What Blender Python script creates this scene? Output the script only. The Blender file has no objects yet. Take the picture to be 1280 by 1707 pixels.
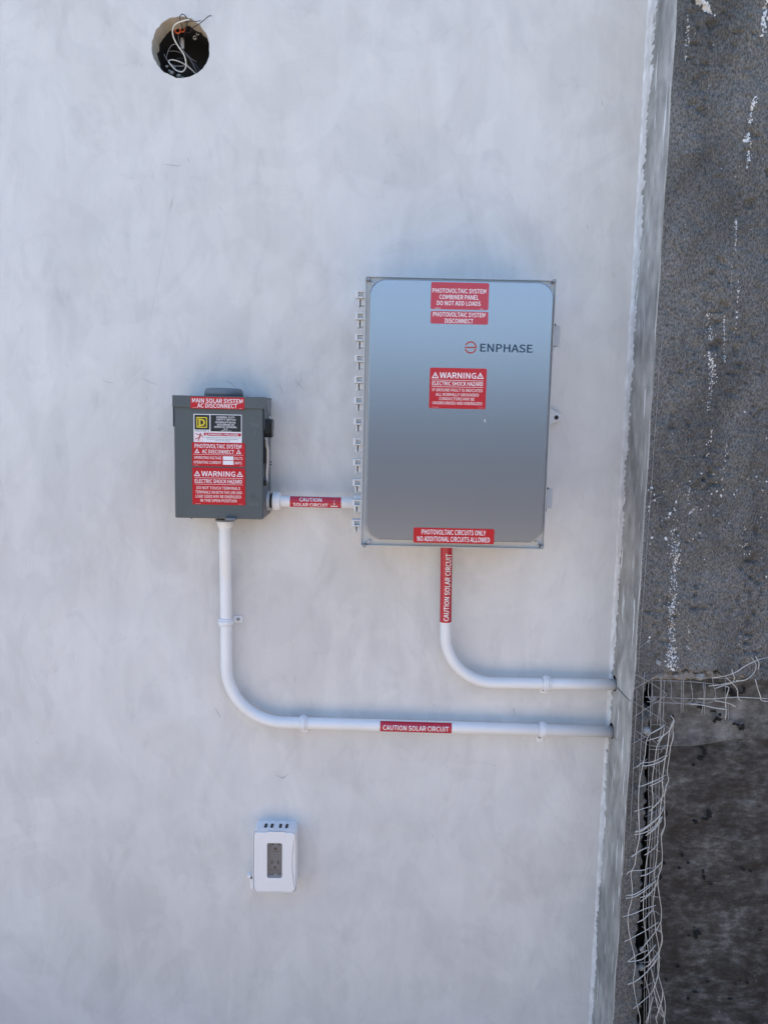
import bpy, bmesh, math, random
import numpy as np
from mathutils import Vector, Matrix, Euler
R = math.radians
S = bpy.context.scene
COL = S.collection
rnd = random.Random(7)

# ------------------------------------------------------------------ camera, sky, sun, exposure
CAM = Vector((0.0, -1.58, 1.85))
FOCAL = 1281.0                       # focal length in pixels of a 1280 x 1707 picture
cam_d = bpy.data.cameras.new('camera')
cam_d.sensor_fit = 'VERTICAL'; cam_d.sensor_height = 32.0
cam_d.lens = FOCAL / 1707.0 * 32.0
cam_d.clip_start = 0.02; cam_d.clip_end = 2000
cam = bpy.data.objects.new('camera', cam_d); COL.objects.link(cam)
ROT = Euler((R(90 - 6.9), 0, 0)).to_matrix() @ Matrix.Rotation(R(1.23), 3, 'Z')
cam.matrix_world = Matrix.Translation(CAM) @ ROT.to_4x4()
S.camera = cam

SUN_EL, SUN_AZ = 69.0, 12.0          # the sun stands behind the wall: the wall face is in open shade
w = bpy.data.worlds.new('World'); S.world = w; w.use_nodes = True
nt = w.node_tree
sky = nt.nodes.new('ShaderNodeTexSky'); sky.sky_type = 'NISHITA'
sky.sun_disc = False; sky.sun_elevation = R(SUN_EL); sky.sun_rotation = R(SUN_AZ)
sky.air_density = 1.0; sky.dust_density = 0.35; sky.ozone_density = 1.5; sky.altitude = 0
bg = nt.nodes['Background']; bg.inputs['Strength'].default_value = 0.135
nt.links.new(sky.outputs['Color'], bg.inputs['Color'])
sun_d = bpy.data.lights.new('sun', 'SUN'); sun_d.energy = 3.7; sun_d.angle = R(0.53); sun_d.color = (1, .95, .87)
sun = bpy.data.objects.new('sun', sun_d); COL.objects.link(sun)
sdir = Vector((math.sin(R(SUN_AZ)) * math.cos(R(SUN_EL)), math.cos(R(SUN_AZ)) * math.cos(R(SUN_EL)), math.sin(R(SUN_EL))))
sun.rotation_euler = sdir.to_track_quat('Z', 'Y').to_euler(); sun.location = (0, 4, 8)
S.view_settings.view_transform = 'Standard'; S.view_settings.look = 'None'
S.view_settings.exposure = 1.50; S.view_settings.gamma = 1.0; S.view_settings.use_curve_mapping = False
S.render.engine = 'CYCLES'

# ------------------------------------------------------------------ measuring helpers
def at(px, py, d):
    """Point of the plane d metres in front of the white wall seen at photo pixel (px, py)."""
    v = ROT @ Vector(((px - 640) / FOCAL, -(py - 853.5) / FOCAL, -1))
    t = (-d - CAM.y) / v.y
    return CAM + v * t
def xz(px, py, d):
    p = at(px, py, d); return (p.x, p.z)
def rectw(tl, br, d):
    a = at(tl[0], tl[1], d); b = at(br[0], br[1], d)
    return a.x, b.x, b.z, a.z                        # x0, x1, z0, z1
def msz(d): return (1.58 - d) / FOCAL                # metres in one photo pixel at depth d

# ------------------------------------------------------------------ materials
def mat(name, col, rough=.5, metal=0., spec=.5, coat=0., var=0., vscale=8., col2=None, bump=0., bscale=60., bdist=.002,
        stretch=(1, 1, 1), rvar=0.):
    m = bpy.data.materials.new(name); m.use_nodes = True
    n = m.node_tree; p = n.nodes['Principled BSDF']
    p.inputs['Base Color'].default_value = (*col, 1); p.inputs['Roughness'].default_value = rough
    p.inputs['Metallic'].default_value = metal; p.inputs['Specular IOR Level'].default_value = spec
    p.inputs['Coat Weight'].default_value = coat
    tc = n.nodes.new('ShaderNodeTexCoord'); mp = n.nodes.new('ShaderNodeMapping')
    mp.inputs['Scale'].default_value = stretch
    n.links.new(tc.outputs['Object'], mp.inputs['Vector'])
    if var > 0 or col2:
        nz = n.nodes.new('ShaderNodeTexNoise'); nz.inputs['Scale'].default_value = vscale; nz.inputs['Detail'].default_value = 6
        n.links.new(mp.outputs['Vector'], nz.inputs['Vector'])
        rp = n.nodes.new('ShaderNodeValToRGB')
        a = col2 if col2 else tuple(c * (1 - var) for c in col)
        b = col if col2 else tuple(min(1, c * (1 + var)) for c in col)
        rp.color_ramp.elements[0].position = .3; rp.color_ramp.elements[1].position = .7
        rp.color_ramp.elements[0].color = (*a, 1); rp.color_ramp.elements[1].color = (*b, 1)
        n.links.new(nz.outputs['Fac'], rp.inputs['Fac']); n.links.new(rp.outputs['Color'], p.inputs['Base Color'])
        if rvar:
            mr = n.nodes.new('ShaderNodeMapRange'); mr.inputs['To Min'].default_value = rough - rvar; mr.inputs['To Max'].default_value = rough + rvar
            n.links.new(nz.outputs['Fac'], mr.inputs['Value']); n.links.new(mr.outputs['Result'], p.inputs['Roughness'])
    if bump > 0:
        nb = n.nodes.new('ShaderNodeTexNoise'); nb.inputs['Scale'].default_value = bscale; nb.inputs['Detail'].default_value = 5
        n.links.new(mp.outputs['Vector'], nb.inputs['Vector'])
        bp = n.nodes.new('ShaderNodeBump'); bp.inputs['Strength'].default_value = bump; bp.inputs['Distance'].default_value = bdist
        n.links.new(nb.outputs['Fac'], bp.inputs['Height']); n.links.new(bp.outputs['Normal'], p.inputs['Normal'])
    return m

def nodes(m): return m.node_tree.nodes, m.node_tree.links, m.node_tree.nodes['Principled BSDF']

def wall_mat():
    m = bpy.data.materials.new('white_plaster'); m.use_nodes = True
    N, L, P = nodes(m)
    P.inputs['Roughness'].default_value = .55; P.inputs['Specular IOR Level'].default_value = .35
    tc = N.new('ShaderNodeTexCoord')
    def noise(scale, det, st=(1, 1, 1), dist=0., rough=.55):
        mp = N.new('ShaderNodeMapping'); mp.inputs['Scale'].default_value = st
        L.new(tc.outputs['Object'], mp.inputs['Vector'])
        z = N.new('ShaderNodeTexNoise'); z.inputs['Scale'].default_value = scale; z.inputs['Detail'].default_value = det
        z.inputs['Distortion'].default_value = dist; z.inputs['Roughness'].default_value = rough
        L.new(mp.outputs['Vector'], z.inputs['Vector']); return z.outputs['Fac']
    def ramp(f, p0, c0, p1, c1):
        r = N.new('ShaderNodeValToRGB'); e = r.color_ramp.elements
        e[0].position = p0; e[1].position = p1; e[0].color = (*c0, 1); e[1].color = (*c1, 1)
        L.new(f, r.inputs['Fac']); return r.outputs['Color']
    def mixc(f, a, b, mode='MIX'):
        x = N.new('ShaderNodeMix'); x.data_type = 'RGBA'; x.blend_type = mode
        if isinstance(f, (int, float)): x.inputs['Factor'].default_value = f
        else: L.new(f, x.inputs['Factor'])
        for s, v in ((6, a), (7, b)):
            if isinstance(v, tuple): x.inputs[s].default_value = (*v, 1)
            else: L.new(v, x.inputs[s])
        return x.outputs[2]
    base = ramp(noise(3.2, 5, dist=.8), .30, (.64, .626, .606), .70, (.722, .71, .692))
    warm = ramp(noise(1.7, 4, dist=.4), .42, (1, 1, 1), .72, (.985, .96, .935))
    c = mixc(1., base, warm, 'MULTIPLY')
    tro = ramp(noise(9, 6, (1, 1, .45), dist=1.6), .34, (.93, .93, .93), .60, (1.02, 1.02, 1.02))
    c = mixc(.8, c, tro, 'MULTIPLY')
    # thin patches where the grey render shows through the paint
    th = ramp(noise(14, 8, dist=.6, rough=.65), .60, (1, 1, 1), .80, (.80, .81, .83))
    c = mixc(.75, c, th, 'MULTIPLY')
    fl = ramp(noise(260, 2), .70, (1, 1, 1), .78, (.70, .70, .72))
    c = mixc(.35, c, fl, 'MULTIPLY')
    pa = ramp(noise(4.5, 7, (1, 1, .8), dist=2.2, rough=.5), .47, (.925, .925, .93), .52, (1, 1, 1))
    c = mixc(.55, c, pa, 'MULTIPLY')
    pb = ramp(noise(11, 7, (1, 1, .5), dist=1.5, rough=.6), .56, (1, 1, 1), .62, (.94, .94, .945))
    c = mixc(.7, c, pb, 'MULTIPLY')
    dr = ramp(noise(26, 5, (1, 1, .09), dist=.5), .40, (.965, .965, .97), .62, (1.02, 1.02, 1.02))
    c = mixc(.4, c, dr, 'MULTIPLY')
    gr = ramp(noise(520, 3), .3, (.93, .93, .93), .7, (1.04, 1.04, 1.04))
    c = mixc(.8, c, gr, 'MULTIPLY')
    L.new(c, P.inputs['Base Color'])
    b1 = N.new('ShaderNodeBump'); b1.inputs['Strength'].default_value = .35; b1.inputs['Distance'].default_value = .012
    L.new(noise(7, 4, (1, 1, .6), dist=1.2), b1.inputs['Height'])
    b2 = N.new('ShaderNodeBump'); b2.inputs['Strength'].default_value = .34; b2.inputs['Distance'].default_value = .002
    L.new(noise(60, 6, (1, 1, .5), dist=.6), b2.inputs['Height']); L.new(b1.outputs['Normal'], b2.inputs['Normal'])
    b3 = N.new('ShaderNodeBump'); b3.inputs['Strength'].default_value = .30; b3.inputs['Distance'].default_value = .0006
    L.new(noise(420, 3), b3.inputs['Height']); L.new(b2.outputs['Normal'], b3.inputs['Normal'])
    L.new(b3.outputs['Normal'], P.inputs['Normal'])
    return m

def flecked_mat(name, base0, base1, bscale, white, wscale, wstretch, wthr, rough=.8, bumpd=.0015, bumps=.5, bumpsc=120, edge=None):
    """Concrete with splashes of white paint; edge = (axis, local value, width): paint lapping over from a corner."""
    m = bpy.data.materials.new(name); m.use_nodes = True
    N, L, P = nodes(m); P.inputs['Roughness'].default_value = rough; P.inputs['Specular IOR Level'].default_value = .3
    tc = N.new('ShaderNodeTexCoord')
    def noise(scale, det, st=(1, 1, 1), dist=0.):
        mp = N.new('ShaderNodeMapping'); mp.inputs['Scale'].default_value = st
        L.new(tc.outputs['Object'], mp.inputs['Vector'])
        z = N.new('ShaderNodeTexNoise'); z.inputs['Scale'].default_value = scale; z.inputs['Detail'].default_value = det
        z.inputs['Distortion'].default_value = dist
        L.new(mp.outputs['Vector'], z.inputs['Vector']); return z.outputs['Fac']
    def math_(op, a, b):
        x = N.new('ShaderNodeMath'); x.operation = op
        for i, v in enumerate((a, b)):
            if isinstance(v, (int, float)): x.inputs[i].default_value = v
            else: L.new(v, x.inputs[i])
        return x.outputs[0]
    r = N.new('ShaderNodeValToRGB'); e = r.color_ramp.elements
    e[0].position = .3; e[1].position = .7; e[0].color = (*base0, 1); e[1].color = (*base1, 1)
    L.new(noise(bscale, 7, (1, 1, .5)), r.inputs['Fac'])
    pt = N.new('ShaderNodeMapRange'); pt.inputs['From Min'].default_value = .35; pt.inputs['From Max'].default_value = .65
    pt.inputs['To Min'].default_value = .62; pt.inputs['To Max'].default_value = 1.12; L.new(noise(7, 6, (1, 1, .6), .8), pt.inputs['Value'])
    pm = N.new('ShaderNodeMix'); pm.data_type = 'RGBA'; pm.blend_type = 'MULTIPLY'; pm.inputs['Factor'].default_value = 1.
    L.new(r.outputs['Color'], pm.inputs[6]); L.new(pt.outputs['Result'], pm.inputs[7])
    f = math_('MULTIPLY', math_('SUBTRACT', noise(wscale, 5, wstretch, .3), wthr), 22.)
    if edge:
        sp = N.new('ShaderNodeSeparateXYZ'); L.new(tc.outputs['Object'], sp.inputs[0])
        k = math_('SUBTRACT', edge[1], sp.outputs[edge[0]])               # > 0 away from the corner
        k = math_('ADD', k, math_('MULTIPLY', math_('SUBTRACT', noise(9, 6, (1, 1, 1)), .5), edge[2] * 3.2))
        zt = math_('MULTIPLY', sp.outputs[2], edge[3])
        k = math_('SUBTRACT', edge[2], math_('ADD', math_('MULTIPLY', k, -1), 0) if edge[4] < 0 else k)
        k = math_('ADD', k, zt)
        f = math_('MAXIMUM', f, math_('MULTIPLY', k, 300.))
    cl = N.new('ShaderNodeClamp'); L.new(f, cl.inputs['Value'])
    x = N.new('ShaderNodeMix'); x.data_type = 'RGBA'
    L.new(cl.outputs[0], x.inputs['Factor']); L.new(pm.outputs[2], x.inputs[6]); x.inputs[7].default_value = (*white, 1)
    L.new(x.outputs[2], P.inputs['Base Color'])
    b = N.new('ShaderNodeBump'); b.inputs['Strength'].default_value = bumps; b.inputs['Distance'].default_value = bumpd
    L.new(noise(bumpsc, 8, (1, 1, .8)), b.inputs['Height']); L.new(b.outputs['Normal'], P.inputs['Normal'])
    return m

def paper_mat(name, cols, scale, stretch):
    m = bpy.data.materials.new(name); m.use_nodes = True
    N, L, P = nodes(m); P.inputs['Roughness'].default_value = .55; P.inputs['Specular IOR Level'].default_value = .4
    tc = N.new('ShaderNodeTexCoord'); mp = N.new('ShaderNodeMapping'); mp.inputs['Scale'].default_value = stretch
    L.new(tc.outputs['Object'], mp.inputs['Vector'])
    z = N.new('ShaderNodeTexNoise'); z.inputs['Scale'].default_value = scale; z.inputs['Detail'].default_value = 8
    z.inputs['Roughness'].default_value = .62; z.inputs['Distortion'].default_value = .15
    L.new(mp.outputs['Vector'], z.inputs['Vector'])
    r = N.new('ShaderNodeValToRGB'); e = r.color_ramp.elements
    pos = [.40, .475, .54, .64]
    while len(e) < 4: e.new(.5)
    for i in range(4): e[i].position = pos[i]; e[i].color = (*cols[i], 1)
    L.new(z.outputs['Fac'], r.inputs['Fac'])
    zf = N.new('ShaderNodeTexNoise'); zf.inputs['Scale'].default_value = scale * 5; zf.inputs['Detail'].default_value = 9; zf.inputs['Roughness'].default_value = .72
    L.new(mp.outputs['Vector'], zf.inputs['Vector'])
    av = N.new('ShaderNodeMix'); av.inputs['Factor'].default_value = .5
    L.new(z.outputs['Fac'], av.inputs[2]); L.new(zf.outputs['Fac'], av.inputs[3])
    L.new(av.outputs[0], r.inputs['Fac'])
    z2 = N.new('ShaderNodeTexNoise'); z2.inputs['Scale'].default_value = 150; z2.inputs['Detail'].default_value = 3
    L.new(tc.outputs['Object'], z2.inputs['Vector'])
    r2 = N.new('ShaderNodeValToRGB'); e = r2.color_ramp.elements
    e[0].position = .70; e[1].position = .80; e[0].color = (0, 0, 0, 1); e[1].color = (1, 1, 1, 1)
    L.new(z2.outputs['Fac'], r2.inputs['Fac'])
    x = N.new('ShaderNodeMix'); x.data_type = 'RGBA'
    L.new(r2.outputs['Color'], x.inputs['Factor']); L.new(r.outputs['Color'], x.inputs[6]); x.inputs[7].default_value = (.2, .2, .21, 1)
    L.new(x.outputs[2], P.inputs['Base Color'])
    b = N.new('ShaderNodeBump'); b.inputs['Strength'].default_value = .5; b.inputs['Distance'].default_value = .004
    L.new(z.outputs['Fac'], b.inputs['Height']); L.new(b.outputs['Normal'], P.inputs['Normal'])
    return m

M = {}
M['wall'] = wall_mat()
M['panel'] = mat('silver_grey_cover', (.305, .33, .375), .27, .85, .5, var=.02, vscale=3, bump=.03, bscale=900, bdist=.0002)
M['lid'] = mat('light_grey_plastic', (.50, .51, .51), .32, 0, .5, var=.02)
M['lid_pale'] = mat('pale_grey_plastic', (.62, .63, .64), .42, 0, .5, var=.03, vscale=30)
M['grey_paint'] = mat('grey_enamel', (.082, .095, .099), .38, 0, .5, var=.05, vscale=14, bump=.05, bscale=300, bdist=.0004)
M['grey_dark'] = mat('grey_enamel_side', (.11, .12, .13), .45, 0, .5, var=.08, vscale=25)
M['hub'] = mat('grey_cast_hub', (.15, .165, .18), .42, .1, .5, var=.08, vscale=25, bump=.1, bscale=200, bdist=.0005)
M['latch'] = mat('grey_latch_plastic', (.40, .415, .43), .45, 0, .5)
M['red'] = mat('red_vinyl', (.50, .008, .016), .28, 0, .5, var=.03, vscale=20)
M['crimson'] = mat('crimson_vinyl', (.47, .010, .032), .22, 0, .6, var=.03, vscale=20)
M['white_ink'] = mat('white_ink', (.85, .85, .86), .4)
M['pale_ink'] = mat('pale_ink', (.80, .72, .70), .4)
M['white_vinyl'] = mat('white_vinyl', (.78, .78, .80), .35)
M['black_ink'] = mat('black_ink', (.012, .012, .015), .35)
M['navy_ink'] = mat('navy_ink', (.012, .035, .075), .4)
M['logo_red'] = mat('logo_red_ink', (.42, .045, .03), .4)
M['yellow_ink'] = mat('yellow_ink', (.72, .56, .03), .4)
M['pink_ink'] = mat('pink_ink', (.80, .66, .68), .4)
M['pipe'] = mat('white_pipe_paint', (.80, .80, .80), .34, 0, .5, var=.03, vscale=18, bump=.08, bscale=70, bdist=.001)
M['strap'] = mat('white_painted_strap', (.77, .77, .78), .38, 0, .5, var=.06, vscale=80, bump=.15, bscale=200, bdist=.0006)
M['zinc'] = mat('zinc_screw', (.55, .56, .58), .3, .9)
M['screw_grey'] = mat('dull_screw', (.30, .31, .33), .45, .6, var=.2, vscale=200)
M['black_plastic'] = mat('black_plastic', (.006, .006, .007), .32, spec=.35)
M['outlet'] = mat('white_outlet_plastic', (.78, .77, .77), .36, 0, .5, var=.015, vscale=20)
M['receptacle'] = mat('grey_receptacle', (.21, .22, .24), .5)
M['slot'] = mat('dark_slot', (.02, .02, .022), .7)
M['wire_white'] = mat('white_wire', (.68, .66, .60), .45)
M['wire_black'] = mat('black_wire', (.035, .035, .042), .45)
M['wire_grey'] = mat('grey_wire', (.28, .28, .30), .5)
M['wire_blue'] = mat('blue_grey_wire', (.08, .09, .16), .5)
M['orange'] = mat('orange_plastic', (.60, .11, .03), .4)
M['box_dark'] = mat('dark_box_inside', (.018, .018, .02), .7)
M['tin'] = mat('tin_connector', (.62, .62, .62), .4, .3)
M['hole_edge'] = mat('raw_plaster_edge', (.58, .525, .43), .85, col2=(.40, .36, .29), vscale=40, bump=.6, bscale=150, bdist=.002)
M['crumb'] = mat('plaster_crumb', (.33, .33, .33), .85, var=.3, vscale=120, bump=.5, bscale=300, bdist=.001)
M['stucco'] = flecked_mat('rough_grey_stucco', (.050, .049, .047), (.235, .230, .220), 420, (.72, .73, .74), 150, (1, 1, .6), .80,
                          rough=.9, bumpd=.002, bumps=.5, bumpsc=600)
M['reveal'] = flecked_mat('smooth_grey_render', (.31, .305, .29), (.56, .55, .525), 40, (.76, .77, .78), 70, (1, 1, .12), .625,
                          rough=.85, bumpd=.004, bumps=.9, bumpsc=160)
M['broken'] = mat('broken_concrete', (.44, .42, .39), .95, col2=(.17, .165, .16), vscale=70, bump=1., bscale=130, bdist=.006)
M['stone'] = mat('grey_pebble', (.27, .265, .26), .7, var=.25, vscale=70, bump=.3, bscale=160, bdist=.001)
M['paint_drop'] = mat('white_paint_drop', (.64, .645, .65), .5, var=.1, vscale=200)
M['paint_edge'] = mat('white_paint_edge', (.80, .80, .80), .6, col2=(.56, .55, .54), vscale=90, bump=.6, bscale=120, bdist=.002, stretch=(1, 1, .4))
M['paper_up'] = paper_mat('grey_building_paper', [(.022, .023, .023), (.062, .064, .065), (.115, .117, .118), (.22, .22, .22)], 8, (1, 1, 1.3))
M['paper_low'] = paper_mat('dark_building_paper', [(.007, .007, .0075), (.024, .0245, .026), (.056, .058, .061), (.160, .163, .165)], 10, (.8, 1, 1.6))
M['tear'] = mat('torn_black_felt', (.006, .006, .006), .9)
M['wire_bright'] = mat('galvanised_wire', (.56, .55, .52), .5, .2, var=.25, vscale=60)
M['wire_dull'] = mat('cement_coated_wire', (.33, .33, .33), .6, .25, var=.3, vscale=80)
M['wire_dark'] = mat('rusty_dark_wire', (.05, .048, .048), .6, .3)
M['mark'] = mat('grey_scuff', (.34, .34, .35), .8, var=.2, vscale=300)
M['stain'] = mat('grey_stain', (.40, .41, .42), .8, var=.2, vscale=60)
M['backing'] = mat('dark_cavity', (.02, .02, .02), .9)
M['ground'] = mat('dry_dark_soil', (.055, .052, .048), .95, var=.25, vscale=1.2, bump=.5, bscale=12, bdist=.03)
M['paving'] = mat('concrete_paving', (.44, .35, .27), .9, var=.12, vscale=2.5, bump=.3, bscale=40, bdist=.004)

# ------------------------------------------------------------------ mesh helpers
WL = {}                                              # world place of every linked object
def link(o, world, parent):
    COL.objects.link(o); o.location = world; WL[o.name] = Vector(world)
    if parent is not None:
        o.parent = parent; o.matrix_parent_inverse = Matrix.Translation(-WL[parent.name])
    return o
def thing(name, label, cat, loc, group=None):
    o = bpy.data.objects.new(name, None); o.empty_display_size = .05
    link(o, loc, None); o['label'] = label; o['category'] = cat
    if group: o['group'] = group
    return o

class MB:
    def __init__(s): s.v = []; s.f = []
    def add(s, v, f):
        k = len(s.v); s.v += [tuple(p) for p in v]; s.f += [tuple(i + k for i in q) for q in f]; return s
    def box(s, x0, x1, d0, d1, z0, z1):
        v = [(x, -d, z) for d in (d0, d1) for z in (z0, z1) for x in (x0, x1)]
        return s.add(v, [(0, 2, 3, 1), (4, 5, 7, 6), (0, 1, 5, 4), (2, 6, 7, 3), (0, 4, 6, 2), (1, 3, 7, 5)])
    def loft(s, rings, caps=(True, True)):
        n = len(rings[0]); v = [p for r in rings for p in r]; f = []
        for i in range(len(rings) - 1):
            for j in range(n):
                a = i * n + j; b = i * n + (j + 1) % n; f.append((a, b, b + n, a + n))
        if caps[0]: f.append(tuple(range(n))[::-1])
        if caps[1]: f.append(tuple(range((len(rings) - 1) * n, len(rings) * n)))
        return s.add(v, f)
    def prism(s, pts, d0, d1): return s.loft([[(x, -d0, z) for x, z in pts], [(x, -d1, z) for x, z in pts]])
    def tube(s, pts, r, n=8, caps=True):
        pts = [Vector(p) for p in pts]; rings = []; up = None
        for i, p in enumerate(pts):
            t = (pts[min(i + 1, len(pts) - 1)] - pts[max(i - 1, 0)])
            if t.length < 1e-9: t = Vector((0, 0, 1))
            t.normalize()
            if up is None:
                up = Vector((0, -1, 0)) if abs(t.y) < .9 else Vector((1, 0, 0))
            up = (up - t * up.dot(t)).normalized(); sd = t.cross(up)
            rr = r[i] if isinstance(r, (list, tuple)) else r
            rings.append([p + (up * math.cos(a) + sd * math.sin(a)) * rr for a in [2 * math.pi * k / n for k in range(n)]])
        return s.loft(rings, (caps, caps))
    def lathe(s, c, axis, prof, n=24):
        c = Vector(c); ax = Vector(axis).normalized(); e1 = ax.orthogonal().normalized(); e2 = ax.cross(e1)
        rings = [[c + ax * h + (e1 * math.cos(a) + e2 * math.sin(a)) * r for a in [2 * math.pi * k / n for k in range(n)]] for r, h in prof]
        return s.loft(rings)
    def torus(s, c, axis, R0, r, n=20, m=8, arc=(0, 2 * math.pi)):
        c = Vector(c); ax = Vector(axis).normalized(); e1 = ax.orthogonal().normalized(); e2 = ax.cross(e1)
        full = abs(arc[1] - arc[0] - 2 * math.pi) < 1e-6
        k = n if full else n + 1
        pts = [c + (e1 * math.cos(a) + e2 * math.sin(a)) * R0 for a in [arc[0] + (arc[1] - arc[0]) * i / n for i in range(n + 1)]]
        return s.tube(pts, r, m, caps=not full)
    def build(s, name, m, parent=None, smooth=False, bevel=0, seg=2, sub=0):
        me = bpy.data.meshes.new(name)
        a = np.array(s.v, dtype=float); c = (a.min(0) + a.max(0)) / 2
        me.from_pydata((a - c).tolist(), [], s.f); me.materials.append(m)
        bm = bmesh.new(); bm.from_mesh(me); bmesh.ops.recalc_face_normals(bm, faces=bm.faces); bm.to_mesh(me); bm.free()
        if smooth: me.polygons.foreach_set('use_smooth', [True] * len(me.polygons))
        o = bpy.data.objects.new(name, me); link(o, c, parent)
        if bevel:
            b = o.modifiers.new('bevel', 'BEVEL'); b.width = bevel; b.segments = seg; b.limit_method = 'ANGLE'; b.angle_limit = R(35)
            if smooth is False:
                me.polygons.foreach_set('use_smooth', [True] * len(me.polygons)); b.harden_normals = True
        return o

def rrect(x0, x1, z0, z1, r, seg=8):
    out = []
    for cx, cz, a0 in ((x1 - r, z1 - r, 0), (x0 + r, z1 - r, 90), (x0 + r, z0 + r, 180), (x1 - r, z0 + r, 270)):
        for k in range(seg + 1):
            a = R(a0 + 90 * k / seg); out.append((cx + r * math.cos(a), cz + r * math.sin(a)))
    return out
def D3(pts, d): return [(x, -d, z) for x, z in pts]
def smoothline(pts, k=6):
    """Catmull-Rom through points."""
    P = [Vector(p) for p in pts]
    if len(P) < 3: return P
    P = [P[0] * 2 - P[1]] + P + [P[-1] * 2 - P[-2]]; out = []
    for i in range(1, len(P) - 2):
        for j in range(k):
            t = j / k; a, b, c, d = P[i - 1], P[i], P[i + 1], P[i + 2]
            out.append(.5 * ((2 * b) + (c - a) * t + (2 * a - 5 * b + 4 * c - d) * t * t + (3 * b - a - 3 * c + d) * t ** 3))
    return out + [P[-2]]

# ---- lettering: built-in font turned into mesh, fitted to a width and cap height
_txt = {}
try: SANS = bpy.data.fonts.load(bpy.utils.system_resource('DATAFILES', path='fonts') + '/Noto Sans CJK Regular.woff2')   # a plain sans that comes with Blender
except Exception: SANS = None                        # else the built-in one
def glyphs(s, off=0.):
    if (s, off) in _txt: return _txt[(s, off)]
    cu = bpy.data.curves.new('text', 'FONT'); cu.body = s
    if SANS: cu.font = SANS
    cu.size = 1; cu.resolution_u = 2; cu.offset = off
    o = bpy.data.objects.new('text', cu); COL.objects.link(o)
    bpy.context.view_layer.update()
    me = o.to_mesh()
    v = np.array([p.co[:2] for p in me.vertices]); f = [tuple(p.vertices) for p in me.polygons]
    o.to_mesh_clear(); bpy.data.objects.remove(o); bpy.data.curves.remove(cu)
    lo = v.min(0); hi = v.max(0); v = (v - (lo + hi) / 2) / (hi - lo)
    _txt[(s, off)] = (v, f); return v, f
def letters(mb, s, px0, px1, py, cap, d, off=.0045, hz=0.):
    """One line of text between photo pixels px0..px1, centred on height py, cap pixels tall, on plane d."""
    c = at((px0 + px1) / 2, py + hz, d); k = msz(d); v, f = glyphs(s, off)
    mb.add([(c.x + a[0] * (px1 - px0) * k, -d, c.z + a[1] * cap * k) for a in v], f)
def bar(mb, px0, px1, py, t, d):
    a = at((px0 + px1) / 2, py, d); k = msz(d); h = (px1 - px0) * k / 2; q = t * k / 2
    mb.add([(a.x - h, -d, a.z - q), (a.x + h, -d, a.z - q), (a.x + h, -d, a.z + q), (a.x - h, -d, a.z + q)], [(0, 1, 2, 3)])
def triangle(mb, px, py, sz, d, bolt=True):
    """Warning triangle outline with a bolt inside."""
    c = at(px, py, d); k = msz(d) * sz
    o = [(0, .50), (.56, -.46), (-.56, -.46)]; i = [(0, .26), (.36, -.33), (-.36, -.33)]
    P = [(c.x + x * k, -d, c.z + z * k) for x, z in o + i]
    mb.add(P, [(0, 1, 4, 3), (1, 2, 5, 4), (2, 0, 3, 5)])
    if bolt:
        b = [(.05, .16), (-.12, -.08), (0, -.06), (-.05, -.30), (.14, 0), (.02, -.01)]
        mb.add([(c.x + x * k, -d, c.z + z * k) for x, z in b], [tuple(range(6))])
def plate(name, m, parent, tl, br, d, t=.0005, rad=2.0, bevel=0):
    x0, x1, z0, z1 = rectw(tl, br, d)
    return MB().prism(rrect(x0, x1, z0, z1, max(rad * msz(d), 1e-4), 4), d - t, d).build(name, m, parent)

# ---- value noise for real relief
_rs = np.random.RandomState(11); _T = _rs.rand(8, 256, 256)
def vnoise(x, z, cell, k=0):
    x = x / cell + 500; z = z / cell + 500
    xi = np.floor(x).astype(int); zi = np.floor(z).astype(int); fx = x - xi; fz = z - zi
    fx = fx * fx * (3 - 2 * fx); fz = fz * fz * (3 - 2 * fz); T = _T[k]
    g = lambda a, b: T[a % 256, b % 256]
    return (g(xi, zi) * (1 - fx) + g(xi + 1, zi) * fx) * (1 - fz) + (g(xi, zi + 1) * (1 - fx) + g(xi + 1, zi + 1) * fx) * fz - .5

# ================================================================== THE SETTING
g = MB().add([(-300, -300, 0), (300, -300, 0), (300, 300, 0), (-300, 300, 0)], [(0, 1, 2, 3)]).build('ground', M['ground']); g['kind'] = 'structure'
g = MB().box(-7, 8, .0, 8.0, .002, .05).build('paving', M['paving'], bevel=.006); g['kind'] = 'structure'

ow = MB().box(-7, 8, 8.0, 8.2, .0, 2.45).build('added_reflection_wall', mat('dark_grey_render', (.045, .045, .045), .9, var=.2, vscale=3), None)  # out of view, added so the cover panel mirrors something dark low down
ow['label'] = 'unseen low dark grey wall added for the cabinet cover to reflect'; ow['category'] = 'wall'
sw_ = MB().box(3.4, 3.6, .25, 6.0, .0, 3.2).build('added_shading_wall', mat('grey_side_render', (.34, .33, .32), .9, var=.15, vscale=3), None)  # out of view, added to cut the light arriving from the right
sw_['label'] = 'unseen tall grey wall added to dim the light from the right'; sw_['category'] = 'wall'
DJ = .145                                                # the rough pier stands this far proud of the white wall
XC = (at(1076, 100, 0).x + at(1035, 850, 0).x + at(992, 1600, 0).x) / 3
XE = XC                                                  # pier corner
print('corner', at(1078, 0, 0).x, at(1035, 850, 0).x, at(987, 1707, 0).x, 'edge', at(1118, 0, DJ).x, at(1074, 850, DJ).x, at(1029, 1707, DJ).x)

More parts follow.
